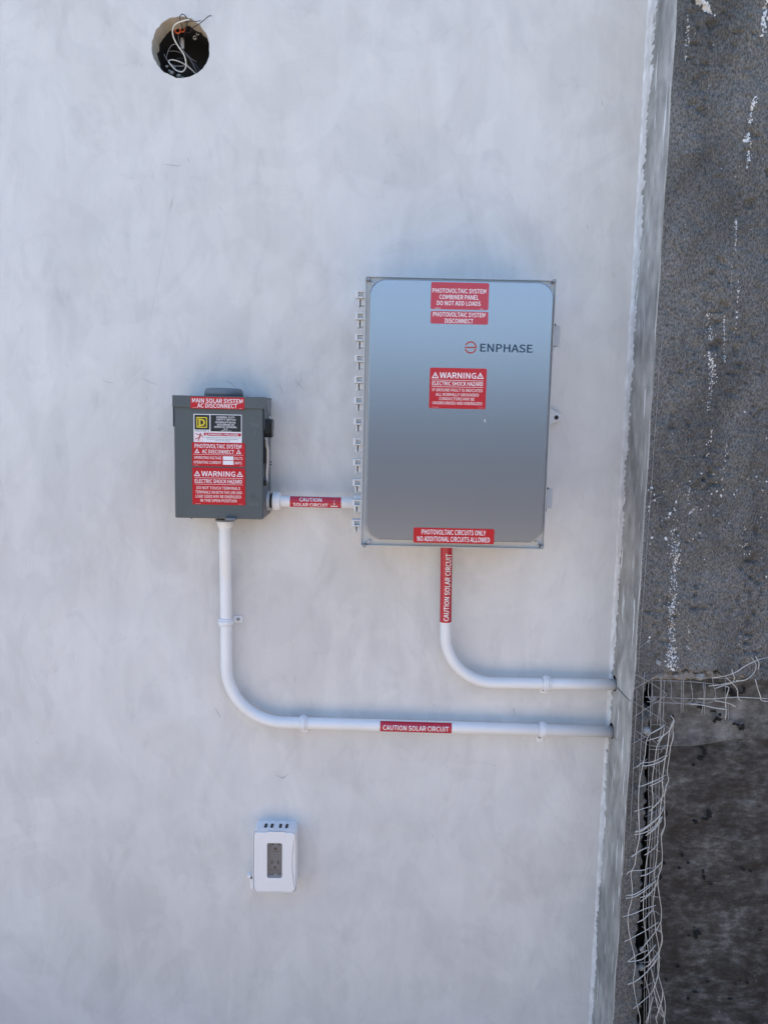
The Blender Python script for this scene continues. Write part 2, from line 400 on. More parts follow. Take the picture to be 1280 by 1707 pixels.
def panel_holes(mb, fn, u0, u1, v0, v1, holes, depth, n=40, jag=0., seed=1):
    """Flat panel fn(u, v, depth) -> point, with round holes that go 'depth' into it. holes: (cu, cv, r, back_r)."""
    rr = random.Random(seed); v = v0; tubes = []
    for cu, cv, r, rb in sorted(holes, key=lambda h: h[1]):
        s = r * 1.5
        mb.add([fn(u0, v, 0), fn(u1, v, 0), fn(u1, cv - s, 0), fn(u0, cv - s, 0)], [(0, 1, 2, 3)])
        ul, ur = max(u0, cu - s), min(u1, cu + s)
        if ul > u0: mb.add([fn(u0, cv - s, 0), fn(ul, cv - s, 0), fn(ul, cv + s, 0), fn(u0, cv + s, 0)], [(0, 1, 2, 3)])
        if ur < u1: mb.add([fn(ur, cv - s, 0), fn(u1, cv - s, 0), fn(u1, cv + s, 0), fn(ur, cv + s, 0)], [(0, 1, 2, 3)])
        inner = []; outer = []
        for k in range(n):
            a = 2 * math.pi * (k + .5) / n; ca, sa = math.cos(a), math.sin(a)
            q = r * (1 + jag * (rr.random() - .5))
            inner.append((cu + q * ca, cv + q * sa))
            t = 1 / max(abs(ca), abs(sa)); outer.append((min(max(cu + s * t * ca, ul), ur), cv + s * t * sa))
        # corners of the square get their own points
        P = [fn(*p, 0) for p in inner] + [fn(*p, 0) for p in outer]; F = []
        for k in range(n):
            j = (k + 1) % n; F.append((k, j, n + j, n + k))
        base = len(mb.v); mb.add(P, F)
        for cx, cy in ((ul, cv - s), (ur, cv - s), (ul, cv + s), (ur, cv + s)):
            o2 = sorted(range(n), key=lambda k: (outer[k][0] - cx) ** 2 + (outer[k][1] - cy) ** 2)[:2]
            mb.add([fn(cx, cy, 0), fn(*outer[o2[0]], 0), fn(*outer[o2[1]], 0)], [(0, 1, 2)])
        ring = [fn(*p, 0) for p in inner]; mids = [fn(cu + (p[0] - cu) * .985, cv + (p[1] - cv) * .985, depth * .12) for p in inner]
        back = [fn(cu + rb * math.cos(2 * math.pi * (k + .5) / n) * (1 + jag * 2 * (rr.random() - .5)), cv + rb * math.sin(2 * math.pi * (k + .5) / n) * (1 + jag * 2 * (rr.random() - .5)), depth) for k in range(n)]
        tubes.append((ring, mids, back)); v = cv + s
    mb.add([fn(u0, v, 0), fn(u1, v, 0), fn(u1, v1, 0), fn(u0, v1, 0)], [(0, 1, 2, 3)])
    return tubes

# ---- the white plastered wall with its round hole
HC = at(301.5, 79, 0); HR = 45.2 * msz(0)
wall = thing('plastered_wall', 'smooth white painted plaster wall carrying the electrical boxes and conduits', 'wall', (-1.5, 0, 0))
mb = MB()
tubes = panel_holes(mb, lambda u, v, d: (u, d, v), -5.0, XC, 0, 2.8, [(HC.x, HC.z, HR, HR * .97)], .037, 56, .045, 3)
mb.build('plaster_face', M['wall'], wall)
t = tubes[0]
MB().loft([t[0], t[1], t[2]], (False, False)).build('hole_edge', M['hole_edge'], wall, smooth=True)
MB().box(-5.0, XC, -.25, -.16, 0, 2.8).build('wall_core', M['backing'], wall)
MB().box(-5.0, XC, -.16, -.002, 2.77, 2.8).build('wall_top', M['wall'], wall)
MB().box(-5.03, -5.0, -.25, 0, 0, 2.8).build('wall_end', M['wall'], wall)

def strokes(name, m, parent, lines, d=.0004):
    """Hairline cracks, pencil ticks and scuffs in photo pixels: (points, half width in px)."""
    mb = MB()
    for pts, hw in lines:
        P = [Vector((p[0], p[1])) for p in pts]; L_, R_ = [], []
        for i, p in enumerate(P):
            tg = P[min(i + 1, len(P) - 1)] - P[max(i - 1, 0)]
            if tg.length == 0: tg = Vector((1, 0))
            tg.normalize(); nn = Vector((-tg.y, tg.x)); h = hw * .75 * (.45 if i in (0, len(P) - 1) else 1)
            L_.append(p + nn * h); R_.append(p - nn * h)
        for i in range(len(P) - 1):
            mb.add([at(*L_[i], d), at(*L_[i + 1], d), at(*R_[i + 1], d), at(*R_[i], d)], [(0, 1, 2, 3)])
    o = mb.build(name, m, parent); o['kind'] = 'stuff'; return o
lines = [([(491, 633), (498, 641), (507, 650)], .5), ([(503, 633), (497, 641), (492, 649)], .4), ([(465, 641), (470, 650), (472, 657)], .5),
         ([(1002, 168), (1004, 176)], 1.0), ([(978, 374), (980, 381)], .9), ([(313, 263), (316, 271)], .8), ([(271, 273), (284, 275), (297, 277), (304, 274)], .5),
         ([(288, 331), (286, 341), (283, 349)], .8), ([(283, 349), (279, 383), (272, 420), (264, 463), (257, 500), (250, 535), (242, 560)], .11),
         ([(110, 606), (113, 610)], .8), ([(171, 634), (180, 637), (190, 639)], .5), ([(236, 630), (250, 637), (262, 641)], .5), ([(245, 664), (246, 668)], .8),
         ([(312, 630), (318, 633)], .5), ([(376, 635), (386, 639), (392, 645)], .5), ([(404, 638), (410, 642)], .5), ([(366, 345), (370, 350)], .5),
         ([(491, 1128), (492, 1135)], .9), ([(452, 947), (456, 953)], .5), ([(715, 1168), (726, 1178)], .5), ([(855, 1180), (858, 1192)], .8), ([(853, 1186), (857, 1182)], .6),
         ([(925, 1083), (928, 1090)], .5), ([(460, 1292), (473, 1297), (480, 1290)], .7), ([(468, 1298), (476, 1294)], .6), ([(820, 1275), (825, 1277)], .5),
         ([(359, 1180), (364, 1189), (368, 1196)], .6), ([(420, 958), (424, 955)], .5), ([(982, 1040), (985, 1030)], .5), ([(930, 575), (933, 583)], .4),
         ([(60, 1235), (66, 1240)], .5), ([(180, 1450), (187, 1452)], .5), ([(720, 1390), (722, 1397)], .5), ([(840, 1410), (848, 1412)], .4), ([(570, 1560), (577, 1566)], .4),
         ([(980, 1645), (992, 1646)], .7), ([(979, 1675), (986, 1677)], .6), ([(984, 1660), (990, 1659)], .6), ([(1020, 455), (1024, 462)], .7)]
for k in range(70):
    x = rnd.uniform(10, 990); y = rnd.uniform(10, 1690); a = rnd.uniform(0, 6.28); l = rnd.uniform(1, 4)
    lines.append(([(x, y), (x + l * math.cos(a), y + l * math.sin(a))], rnd.uniform(.3, .55)))
strokes('scuff_marks', M['mark'], wall, lines)

# ---- round box in the wall hole and the loose wires
Z1 = lambda x, y: (220 + x / 6.4, y / 6.4)
def w1(pts): return [at(*Z1(x, y), d) for x, y, d in pts]
jb = thing('junction_box', 'round dark junction box deep in the hole in the white wall', 'junction box', (HC.x, .1, HC.z))
HB = Vector((HC.x, 0, HC.z))
prof = [(HR * .99, .038), (HR * .99, .115), (HR * .2, .118)]
mb = MB(); n = 32
mb.loft([[(HC.x + r * math.cos(2 * math.pi * k / n), y, HC.z + r * math.sin(2 * math.pi * k / n)) for k in range(n)] for r, y in prof], (False, True))
mb.build('shell', M['box_dark'], jb, smooth=True)
c = at(*Z1(490, 325), -.038); MB().torus(c, (0, 1, 0), .0052, .0016).build('orange_bushing', M['orange'], jb, smooth=True)
c = at(*Z1(543, 312), -.040); MB().torus(c, (.3, 1, .2), .0045, .0014).build('orange_bushing', M['orange'], jb, smooth=True)
for (x, y) in ((705, 355), (673, 402)):
    c = at(*Z1(x, y), -.056); MB().torus(c, (0.2, 1, .1), .0030, .0011, 16, 6, (0.9, 6.6)).build('tin_ring', M['tin'], jb, smooth=True)
c = at(*Z1(540, 460), -.062); MB().box(c.x - .0035, c.x + .0035, -.064, -.061, c.z - .010, c.z + .010).build('metal_tab', M['tin'], jb, bevel=.0006)
def lump(mb, c, r, rr, nx=9, ny=6, sq=(1, 1, 1)):
    c = Vector(c); v = []; f = []
    for i in range(ny + 1):
        th = math.pi * i / ny
        for j in range(nx):
            ph = 2 * math.pi * j / nx; q = r * (1 + .35 * (rr.random() - .5))
            v.append(c + Vector((q * sq[0] * math.sin(th) * math.cos(ph), q * sq[1] * math.sin(th) * math.sin(ph), q * sq[2] * math.cos(th))))
    for i in range(ny):
        for j in range(nx):
            a = i * nx + j; b = i * nx + (j + 1) % nx; f.append((a, b, b + nx, a + nx))
    mb.add(v, f)
for (x, y, r) in ((375, 708, .0030), (425, 772, .0042), (455, 715, .0022), (500, 805, .0036), (545, 826, .0022), (600, 828, .0018), (400, 752, .002)):
    mb = MB(); lump(mb, at(*Z1(x, y), -.042), r * 1.15, rnd, 7, 4, (1.25, .6, .75)); mb.build('plaster_crumb', M['crumb'], jb, smooth=True)
def cable(name, label, pts, r, m, n=7):
    P = smoothline(w1(pts), 6); o = MB().tube(P, r, n).build(name, m, None, smooth=True)
    o['label'] = label; o['category'] = 'wire'; o['group'] = 'loose wires in the wall hole'; return o
cable('electrical_wire', 'thick white wire curling in an S out of the wall hole',
      [(612, 208, .012), (560, 220, .014), (500, 240, .012), (455, 272, .008), (436, 330, .002), (450, 410, -.004), (500, 500, -.010), (550, 570, -.012),
       (576, 650, -.016), (574, 725, -.022), (535, 766, -.026), (470, 746, -.026), (420, 695, -.025), (394, 655, -.028), (430, 638, -.034), (500, 655, -.040),
       (580, 695, -.046), (640, 745, -.050), (690, 795, -.056)], .0013, M['wire_white'])
cable('electrical_wire', 'black wire bent into a small loop above the wall hole',
      [(550, 420, -.060), (568, 345, -.035), (584, 280, -.010), (591, 215, .004), (575, 172, .010), (540, 151, .012), (514, 176, .010), (516, 225, .004), (532, 270, -.020), (545, 330, -.045)], .0008, M['wire_black'])
cable('electrical_wire', 'black wire sticking out to the right of the wall hole with a bent tip',
      [(560, 330, -.040), (592, 348, -.030), (625, 344, -.015), (650, 300, -.002), (700, 266, .010), (760, 225, .018), (820, 173, .024), (852, 170, .026)], .0008, M['wire_black'])
cable('electrical_wire', 'short dark wire end crossing the top rim of the wall hole',
      [(560, 236, -.020), (600, 232, -.002), (640, 224, .006), (690, 228, .010), (737, 219, .014)], .0007, M['wire_black'])
cable('electrical_wire', 'thin grey wire arching at the left inside the wall hole',
      [(482, 468, -.035), (430, 480, -.035), (395, 530, -.036), (376, 590, -.04), (372, 640, -.05)], .0006, M['wire_grey'])
cable('electrical_wire', 'grey wire sagging across the lower left inside the wall hole',
      [(345, 578, -.040), (378, 638, -.036), (430, 692, -.036), (500, 706, -.04), (560, 702, -.044), (600, 690, -.055)], .0008, M['wire_grey'])
cable('electrical_wire', 'dark wire running from the orange ring down into the wall hole',
      [(495, 350, -.05), (503, 430, -.046), (540, 520, -.046), (600, 600, -.05), (690, 662, -.06)], .0007, M['wire_grey'])
cable('electrical_wire', 'faint grey wire lying across the middle of the wall hole',
      [(395, 548, -.055), (460, 545, -.055), (520, 562, -.058), (560, 590, -.062)], .0006, M['wire_grey'])
for k, (a, b) in enumerate((((575, 575), (705, 790)), ((590, 560), (660, 720)), ((620, 640), (735, 770)), ((470, 630), (550, 625)))):
    cable('electrical_wire', ('grey strand that is longest in the bundle at the bottom of the wall hole', 'bluish strand nearest the middle of the bundle in the wall hole', 'bluish strand lowest to the right in the wall hole', 'bluish strand lying level across the lower left of the wall hole')[k],
          [(a[0], a[1], -.06), ((a[0] + b[0]) / 2 + 8, (a[1] + b[1]) / 2 - 6, -.055), (b[0], b[1], -.06)], .0006, M['wire_blue'] if k else M['wire_grey'])

# ================================================================== THE ROUGH PIER
pier = thing('stucco_pier', 'rough dark grey stucco pier with broken edge beside the white wall', 'wall', (XC + .3, -DJ, 0))
# reveal: the smooth side of the pier, pierced by the two conduits
DP = .024                                                # conduit axis in front of the wall
H1 = at(1025, 1141, DP); H2 = at(1021, 1220, DP)
mb = MB()
holes = [(-H1.y + .001, H1.z + .0025, .0165, .0165), (-H2.y + .001, H2.z + .0025, .0165, .0165)]
tubes = panel_holes(mb, lambda u, v, d: (XC + d, -u, v), -.002, DJ - .001, 0, 2.8, holes, .05, 32, .10, 5)
rv = mb.build('side_face', M['reveal'], pier)
for t in tubes: MB().loft([t[0], t[2]], (False, True)).build('conduit_hole', M['backing'], pier, smooth=True)

GX0, GX1 = XC, at(1280, 400, DJ).x + .09
GZ0, GZ1 = at(1150, 1707, DJ).z - .05, at(1150, 0, DJ).z + .05
edge_px = [(1060, 1134), (1083, 1134), (1091, 1130), (1101, 1123), (1118, 1119), (1135, 1121), (1145, 1118), (1160, 1121), (1172, 1120), (1180, 1117),
           (1195, 1121), (1205, 1126), (1220, 1131), (1240, 1128), (1250, 1133), (1280, 1134), (1420, 1138)]
jamb_px = [(1090, 1120), (1080, 1138), (1076, 1150), (1077, 1174), (1083, 1192), (1081, 1220), (1077, 1244), (1076, 1291), (1076, 1338), (1074, 1385), (1071, 1431),
           (1070, 1480), (1067, 1514), (1063, 1560), (1062, 1584), (1064, 1620), (1069, 1655), (1066, 1690), (1064, 1707), (1060, 1790)]
EW = np.array([xz(*p, DJ) for p in edge_px]); JW = np.array([xz(*p, DJ) for p in jamb_px])
def relief(x, z):
    h = vnoise(x, z, .075, 0) * .0075 + vnoise(x * 1.4, z, .024, 1) * .0048 + vnoise(x, z, .0105, 2) * .0036 + vnoise(x, z, .0046, 3) * .0020
    pit = np.clip(vnoise(x * .8, z, .0085, 5) + vnoise(x, z, .05, 6) * .5 - .30, 0, 1) * .026
    fade = np.clip((x - XC) / .022, .12, 1)
    return (h - pit) * fade
ST = .0021
xs = np.arange(GX0, GX1, ST); zs = np.arange(GZ0, GZ1, ST)
X, Z = np.meshgrid(xs, zs)
jit = vnoise(X, Z, .012, 6) * .010 + vnoise(X, Z, .005, 7) * .004
xr = np.interp(-(Z + jit), -JW[:, 1], JW[:, 0]); zb = np.interp(X, EW[:, 0], EW[:, 1])
keep = (Z + jit > zb) | (X + jit < xr)
dd = DJ + relief(X, Z)
idx = -np.ones(X.shape, int); kc = keep[:-1, :-1] & keep[1:, :-1] & keep[:-1, 1:] & keep[1:, 1:]
used = np.zeros(X.shape, bool); used[:-1, :-1] |= kc; used[1:, :-1] |= kc; used[:-1, 1:] |= kc; used[1:, 1:] |= kc
idx[used] = np.arange(used.sum())
V = np.stack([X[used], -dd[used], Z[used]], 1)
I, J = np.nonzero(kc)
F = np.stack([idx[I, J], idx[I, J + 1], idx[I + 1, J + 1], idx[I + 1, J]], 1)
# broken thickness: walls behind every open edge of the sheet
e = {}
for a, b in ((0, 1), (1, 2), (2, 3), (3, 0)):
    for p, q in F[:, [a, b]]: e[(p, q)] = 1
be = [(p, q) for (p, q) in e if (q, p) not in e and not (V[p][0] < GX0 + ST * .5 and V[q][0] < GX0 + ST * .5)]
bv = sorted({i for pq in be for i in pq}); bi = {v: len(V) + k for k, v in enumerate(bv)}
rsj = np.random.RandomState(4)
BV = V[bv].copy(); BV[:, 1] += .030 + rsj.rand(len(bv)) * .006
bi2 = {v: len(V) + len(bv) + k for k, v in enumerate(bv)}
BM = V[bv].copy(); BM[:, 1] += .011; BM[:, 0] += (rsj.rand(len(bv)) - .5) * .0035; BM[:, 2] += (rsj.rand(len(bv)) - .5) * .0035
VV = np.concatenate([V, BV, BM])
FF = F.tolist() + [(q, p, bi2[p], bi2[q]) for p, q in be] + [(bi2[q], bi2[p], bi[p], bi[q]) for p, q in be]
mb = MB(); mb.v = VV.tolist(); mb.f = FF
sf = mb.build('stucco_face', M['stucco'], pier, smooth=True)
# plain continuation of the pier outside the picture, and its body
MB().box(GX0 + .003, 3.2, .02, DJ - .0012, GZ1, 2.8).build('upper_face', M['stucco'], pier)
MB().box(GX1, 3.2, .02, DJ - .001, at(1150, 1120, DJ).z, GZ1).build('far_face', M['stucco'], pier)
MB().box(XC + .03, 3.2, -.25, .02, 0, 2.8).build('core', M['backing'], pier)
MB().box(XC + .003, at(1050, 1707, DJ).x, .02, DJ - .0012, 0, GZ0).build('lower_jamb', M['stucco'], pier)
# corner bead: thin metal nose along the arris
cb = []
for k in range(41):
    z = GZ0 + (GZ1 - GZ0) * k / 40; cb.append((XC + .0008 * math.sin(k * 1.7), -(DJ - .001) + .0006 * math.sin(k * 2.3), z))
MB().tube(cb, .0016, 8).build('corner_bead', M['reveal'], pier, smooth=True)
# ledge of broken concrete above the opening
mb = MB()
gx = np.linspace(at(1074, 1130, .12).x, at(1290, 1130, .12).x, 150)
for i, x in enumerate(gx): pass
ztop = at(1180, 1100, .12).z
rows = 12; vv = []; ff = []
for i, x in enumerate(gx):
    px = 1074 + (1290 - 1074) * i / 149
    low = 1137 if px < 1180 else 1131
    zl = at(px, low + 4 * (float(vnoise(np.array([x]), np.array([0.]), .014, 2)[0])) * 2, .12).z
    for k in range(rows):
        z = ztop + (zl - ztop) * k / (rows - 1)
        dn = .118 + float(vnoise(np.array([x]), np.array([z]), .013, 1)[0]) * .016 + float(vnoise(np.array([x]), np.array([z]), .005, 3)[0]) * .008 - .010 * max(0, k - 8) / 3
        vv.append((x, -dn, z))
    vv.append((x, -.06, zl + .004))
rr_ = rows + 1
for i in range(149):
    for k in range(rows): a = i * rr_ + k; ff.append((a, a + rr_, a + rr_ + 1, a + 1))
MB().add(vv, ff).build('broken_ledge', M['broken'], pier, smooth=True)
for (px, py, r, d) in ((1166, 1127, 8.5, .136), (1097, 1104, 9, .135), (1091, 1120, 8, .132), (1180, 1119, 6, .128), (1199, 1122, 6, .128), (1088, 1164, 6, .118), (1077, 1218, 9, .139),
                       (1143, 1121, 5, .128), (1126, 1126, 6, .124), (1067, 1612, 7, .132), (1069, 1582, 5, .130), (1215, 1127, 4, .130), (1108, 1123, 5, .126)):
    mb = MB(); lump(mb, at(px, py, d), r * msz(d), rnd, 12, 8, (1, .8, .85)); mb.build('stone', M['stone'], pier, smooth=True)
# splashes of white paint: shallow drops on the rough face
mb = MB()
def drop(px, py, r, el, ang=0.):
    p = at(px, py, DJ)
    if p.x < XC + .004: return
    k = msz(DJ) * r; n = 7; d = DJ + float(relief(np.array([p.x]), np.array([p.z]))[0])
    ring = []
    for j in range(n):
        a = 2 * math.pi * j / n; q = k * rnd.uniform(.65, 1.2)
        x, z = q * math.cos(a), q * el * math.sin(a); x, z = x * math.cos(ang) - z * math.sin(ang), x * math.sin(ang) + z * math.cos(ang)
        xx, zz = p.x + x, p.z + z
        ring.append((xx, -(DJ + .0003 + float(relief(np.array([xx]), np.array([zz]))[0])), zz))
    mb.add(ring + [(p.x, -d - .0004 - .12 * k, p.z)], [(j, (j + 1) % n, n) for j in range(n)])
streaks = [((1148, 20), (1144, 100), 2, 30, 1.0), ((1148, 40), (1150, 72), 1, 14, 1.1), ((1166, -4), (1190, 24), 4, 46, 2.6), ((1174, 2), (1180, 8), 2, 8, 1.5), ((1278, -4), (1271, 62), 5, 42, 2.0),
           ((1258, 162), (1248, 205), 4, 46, 1.5), ((1249, 218), (1243, 236), 5, 30, 1.6), ((1251, 235), (1244, 282), 2, 40, 1.1), ((1228, 360), (1225, 420), 1.2, 44, .9), ((1219, 440), (1217, 490), .8, 16, .7),
           ((1231, 455), (1226, 560), 2, 34, .9), ((1180, 520), (1186, 570), 8, 46, 1.0), ((1184, 585), (1188, 640), 7, 80, 1.2), ((1184, 640), (1182, 685), 5, 26, .9), ((1208, 525), (1207, 605), 1.2, 50, .9),
           ((1186, 716), (1180, 770), 3, 16, 1.1), ((1212, 740), (1202, 800), 4, 18, .9), ((1096, 812), (1070, 870), 5, 9, 1.9), ((1122, 880), (1128, 945), 7, 60, 1.1), ((1126, 915), (1122, 1000), 9, 130, 1.1),
           ((1120, 1000), (1118, 1080), 9, 140, 1.1), ((1121, 1080), (1119, 1118), 8, 130, 1.3), ((1147, 1040), (1149, 1085), 3, 20, .9), ((1085, 1060), (1080, 1072), 3, 8, 1.1), ((1160, 845), (1146, 858), 1.2, 16, 1.0),
           ((1147, 812), (1147, 840), 1.5, 16, .9), ((1240, 902), (1246, 925), 8, 12, 1.0), ((1240, 1060), (1275, 1110), 16, 22, .7)]
for (a, b, wd, n, r) in streaks:
    for k in range(n):
        t = rnd.random(); drop(a[0] + (b[0] - a[0]) * t + rnd.gauss(0, wd * .5), a[1] + (b[1] - a[1]) * t, r * rnd.uniform(.35, 1.05), rnd.uniform(.8, 2.0), rnd.uniform(-.3, .3))
for k in range(90): drop(rnd.uniform(1075, 1285), rnd.gauss(840, 60), rnd.uniform(.4, 1.4), rnd.uniform(.8, 1.5), rnd.uniform(0, 3))
for k in range(170): drop(rnd.uniform(1080, 1285), rnd.uniform(10, 1120), rnd.uniform(.3, .75), 1, 0)
for (x, y, r) in ((1086, 813, 2.6), (1085, 820, 1.6), (1074, 844, 2.0), (1072, 864, 1.8), (1072, 880, 2.4), (1086, 896, 2), (1110, 898, 3), (1116, 856, 2.4), (1127, 837, 1.8), (1185, 823, 1.4), (1201, 826, 2), (1193, 819, 1.4),
                  (1065, 1007, 2.4), (1083, 1063, 2)): drop(x, y, r, rnd.uniform(.9, 1.6), rnd.uniform(-.5, .5))
o = mb.build('paint_splashes', M['paint_drop'], pier); o['kind'] = 'stuff'
# ragged edge of white paint where the wall meets the pier's side
mb = MB(); n = 1800; prev = None; zz0, zz1 = .05, 2.79
rs = np.random.RandomState(9)
zsamp = np.linspace(zz0, zz1, n); wob = vnoise(zsamp * 0, zsamp, .11, 1) * .7 + vnoise(zsamp * 0, zsamp, .017, 2) * .55 + vnoise(zsamp * 0, zsamp, .005, 3) * .7
for i in range(n):
    f = (zsamp[i] - GZ0) / (GZ1 - GZ0)
    wdt = max(.0008, (.013 + .014 * min(1, max(0, f))) * (1 + wob[i] * 1.1))
    lip = .0022 + .0012 * wob[i]
    ring = [(XC - .006 - .002 * wob[i], -.0003, zsamp[i]), (XC - .004, -.0012 - max(0, wob[i]) * .0016, zsamp[i]), (XC - lip, -.004, zsamp[i]), (XC - .0014, -wdt * .6, zsamp[i]), (XC - .0004, -wdt, zsamp[i])]
    if prev is not None: mb.add(prev + ring, [(k, k + 1, k + 6, k + 5) for k in range(4)])
    prev = ring
o = mb.build('paint_edge', M['paint_edge'], pier, smooth=True)

# ---- building paper behind the broken stucco
paper = thing('building_paper', 'dark mottled torn building paper in the opening under the stucco', 'building paper', (at(1180, 1500, .1).x, -.1, 0))
def sheet(name, m, px0, px1, top, bot, d, amp, parent):
    nx, nz = 70, 110; v = []; f = []
    for i in range(nz + 1):
        for j in range(nx + 1):
            px = px0 + (px1 - px0) * j / nx; t = top(px); b = bot(px); py = t + (b - t) * i / nz
            p = at(px, py, d); x, z = np.array([p.x]), np.array([p.z])
            h = vnoise(x, z, .09, 4)[0] * amp + vnoise(x, z, .03, 5)[0] * amp * .4 + vnoise(x, z * .3, .012, 6)[0] * amp * .12
            v.append((p.x, p.y - h, p.z))
    for i in range(nz):
        for j in range(nx): a = i * (nx + 1) + j; f.append((a, a + 1, a + nx + 2, a + nx + 1))
    o = MB().add(v, f).build(name, m, parent, smooth=True)
    s = o.modifiers.new('thick', 'SOLIDIFY'); s.thickness = .0012; return o
lapy = lambda px: 1246 - (px - 1110) * .095 + 1.5 * math.sin(px * .05)
sheet('upper_sheet', M['paper_up'], 1084, 1400, lambda p: 1080, lapy, .104, .008, paper)
sheet('lower_sheet', M['paper_low'], 1080, 1400, lambda p: 1200, lambda p: 1800, .096, .008, paper)
MB().box(at(1380, 1500, .1).x, 3.2, .085, .092, 0, at(1180, 1110, .1).z).build('far_sheet', M['paper_low'], paper)
MB().box(XC + .05, at(1390, 1500, .1).x, .085, .092, 0, at(1180, 1790, .1).z).build('low_sheet', M['paper_low'], paper)
Z8 = lambda x, y: (980 + x / 4.267, 1080 + y / 4.267)
Z9 = lambda x, y: (980 + x / 4.267, 1350 + y / 4.267)
tears = [Z8(1000, 310) + (9, 6), Z8(1030, 330) + (8, 5), Z8(1110, 295) + (3, 6), Z8(1090, 320) + (6, 2), Z8(920, 505) + (8, 5), Z8(900, 520) + (4, 4), Z8(935, 475) + (4, 3), Z8(890, 450) + (6, 3), Z8(800, 420) + (9, 4),
         Z8(1040, 540) + (5, 2.5), Z8(1065, 550) + (4, 3), Z8(1100, 560) + (4, 7), Z8(1080, 575) + (5, 3), Z8(830, 740) + (4, 8), Z8(800, 790) + (6, 4), Z8(815, 715) + (3, 3), Z8(750, 835) + (3, 2),
         Z8(865, 1190) + (5, 9), Z8(840, 1222) + (8, 2), Z8(765, 1240) + (5, 3), Z8(670, 1480) + (2.5, 6), Z8(710, 1530) + (4, 2), Z8(650, 1570) + (3, 2), Z8(555, 1180) + (3, 6), Z8(600, 500) + (3, 5),
         Z9(790, 880) + (8, 4), Z9(765, 905) + (4, 5), Z9(715, 895) + (4, 2), Z9(755, 835) + (2.5, 1.5), Z9(820, 440) + (2.5, 5), Z9(1105, 430) + (5, 2), Z9(1155, 440) + (3, 2), Z9(1225, 858) + (3, 2), Z9(640, 1120) + (3, 3),
         Z9(1135, 1235) + (2, 3), Z9(712, 1345) + (2.5, 4), Z9(760, 1300) + (6, 2), Z9(535, 383) + (4, 3), Z9(515, 480) + (3, 6), Z9(555, 1215) + (2, 3), Z9(1050, 1245) + (2, 2), Z9(850, 1225) + (2, 3), Z9(1010, 1345) + (6, 2.5),
         Z9(825, 490) + (2, 5), Z9(870, 530) + (5, 1.5)]
for (px, py, rx, rz) in tears:
    mb = MB(); d = .104 + .006 if py < lapy(px) else .096 + .006; n = 13; k = msz(d); c = at(px, py, d); ring = []
    for j in range(n):
        a = 2 * math.pi * j / n; q = rnd.uniform(.45, 1.2); ring.append((c.x + rx * k * q * math.cos(a), -d, c.z + rz * k * q * math.sin(a)))
    mb.loft([[(x, y + .0018, z) for x, y, z in ring], ring]); mb.build('torn_flake', M['tear'], paper)

# ---- stucco wire: every wire its own part
def wires(parent, m, zf, lst, r, d0):
    for pts in lst:
        P = []
        for k, q in enumerate(pts):
            d = q[2] if len(q) > 2 else d0 + rnd.uniform(-.002, .002)
            P.append(at(*zf(q[0], q[1]), d) + Vector((rnd.uniform(-.0005, .0005), 0, rnd.uniform(-.0005, .0005))))
        MB().tube(smoothline(P, 3), r * rnd.uniform(.8, 1.12), 6).build('wire', m, parent, smooth=True)
Z6 = lambda x, y: (1060 + x / 5.818, 1080 + y / 5.818)
lath_a = thing('wire_lath', 'bent galvanised wire lath sticking out along the broken edge above the dark paper', 'wire mesh', at(1180, 1140, .15))
dull = [[(140, 290), (300, 272), (450, 272), (600, 285), (800, 292), (1000, 292)], [(150, 318), (300, 318), (500, 325), (650, 340), (760, 352), (860, 360)],
        [(85, 475), (230, 478), (400, 485), (560, 492), (700, 500)], [(105, 522), (250, 528), (400, 540), (520, 545), (600, 535)],
        [(436, 240), (440, 350), (436, 480), (434, 630)], [(455, 280), (458, 400), (456, 520), (450, 628)], [(648, 345), (655, 450), (650, 540), (632, 648)], [(666, 345), (664, 470), (660, 560), (662, 648)],
        [(324, 300), (340, 380), (338, 470), (345, 505), (400, 530), (480, 545), (530, 520), (547, 480), (540, 400), (526, 320), (524, 235)], [(440, 250), (480, 262), (560, 262), (620, 255)],
        [(575, 525), (680, 535), (740, 518), (764, 490), (768, 440), (752, 370), (735, 290), (732, 205)], [(862, 290), (864, 400), (860, 520), (868, 600), (862, 695)], [(892, 545), (890, 620), (892, 695)],
        [(228, 250), (236, 400), (222, 560), (205, 750)], [(250, 235), (240, 400), (238, 560), (232, 760)], [(270, 310), (266, 450), (264, 600), (262, 760)], [(120, 330), (115, 440), (130, 500), (180, 515)],
        [(148, 300), (152, 430), (140, 560), (138, 800)], [(1070, 300), (1110, 290), (1180, 215), (1280, 190)], [(1150, 280), (1210, 262), (1285, 245)]]
bright = [[(735, 292, .155), (850, 275, .158), (960, 238, .162), (1060, 175, .165), (1150, 130, .168), (1210, 105, .165), (1290, 90, .16)], [(700, 372), (800, 362), (900, 340), (1000, 322), (1080, 300), (1140, 240), (1160, 180), (1150, 140), (1118, 94)],
          [(765, 395), (850, 365), (930, 335), (950, 290), (935, 240), (925, 210)], [(870, 285), (920, 335), (975, 400), (985, 470), (1000, 505), (1020, 512)], [(1180, 210), (1190, 150), (1155, 84)],
          [(600, 492), (740, 496), (860, 482), (1000, 478), (1140, 488), (1290, 492)], [(520, 545), (640, 558), (760, 580), (890, 598)], [(762, 512), (850, 528), (910, 545), (962, 574)],
          [(870, 372), (898, 385), (880, 450), (862, 520), (868, 610), (864, 690)], [(1155, 305), (1175, 390), (1200, 470), (1215, 510), (1290, 520)], [(965, 320), (1040, 318), (1080, 295)]]
wires(lath_a, M['wire_dull'], Z6, dull, .00075, .142); wires(lath_a, M['wire_bright'], Z6, bright, .00085, .152)
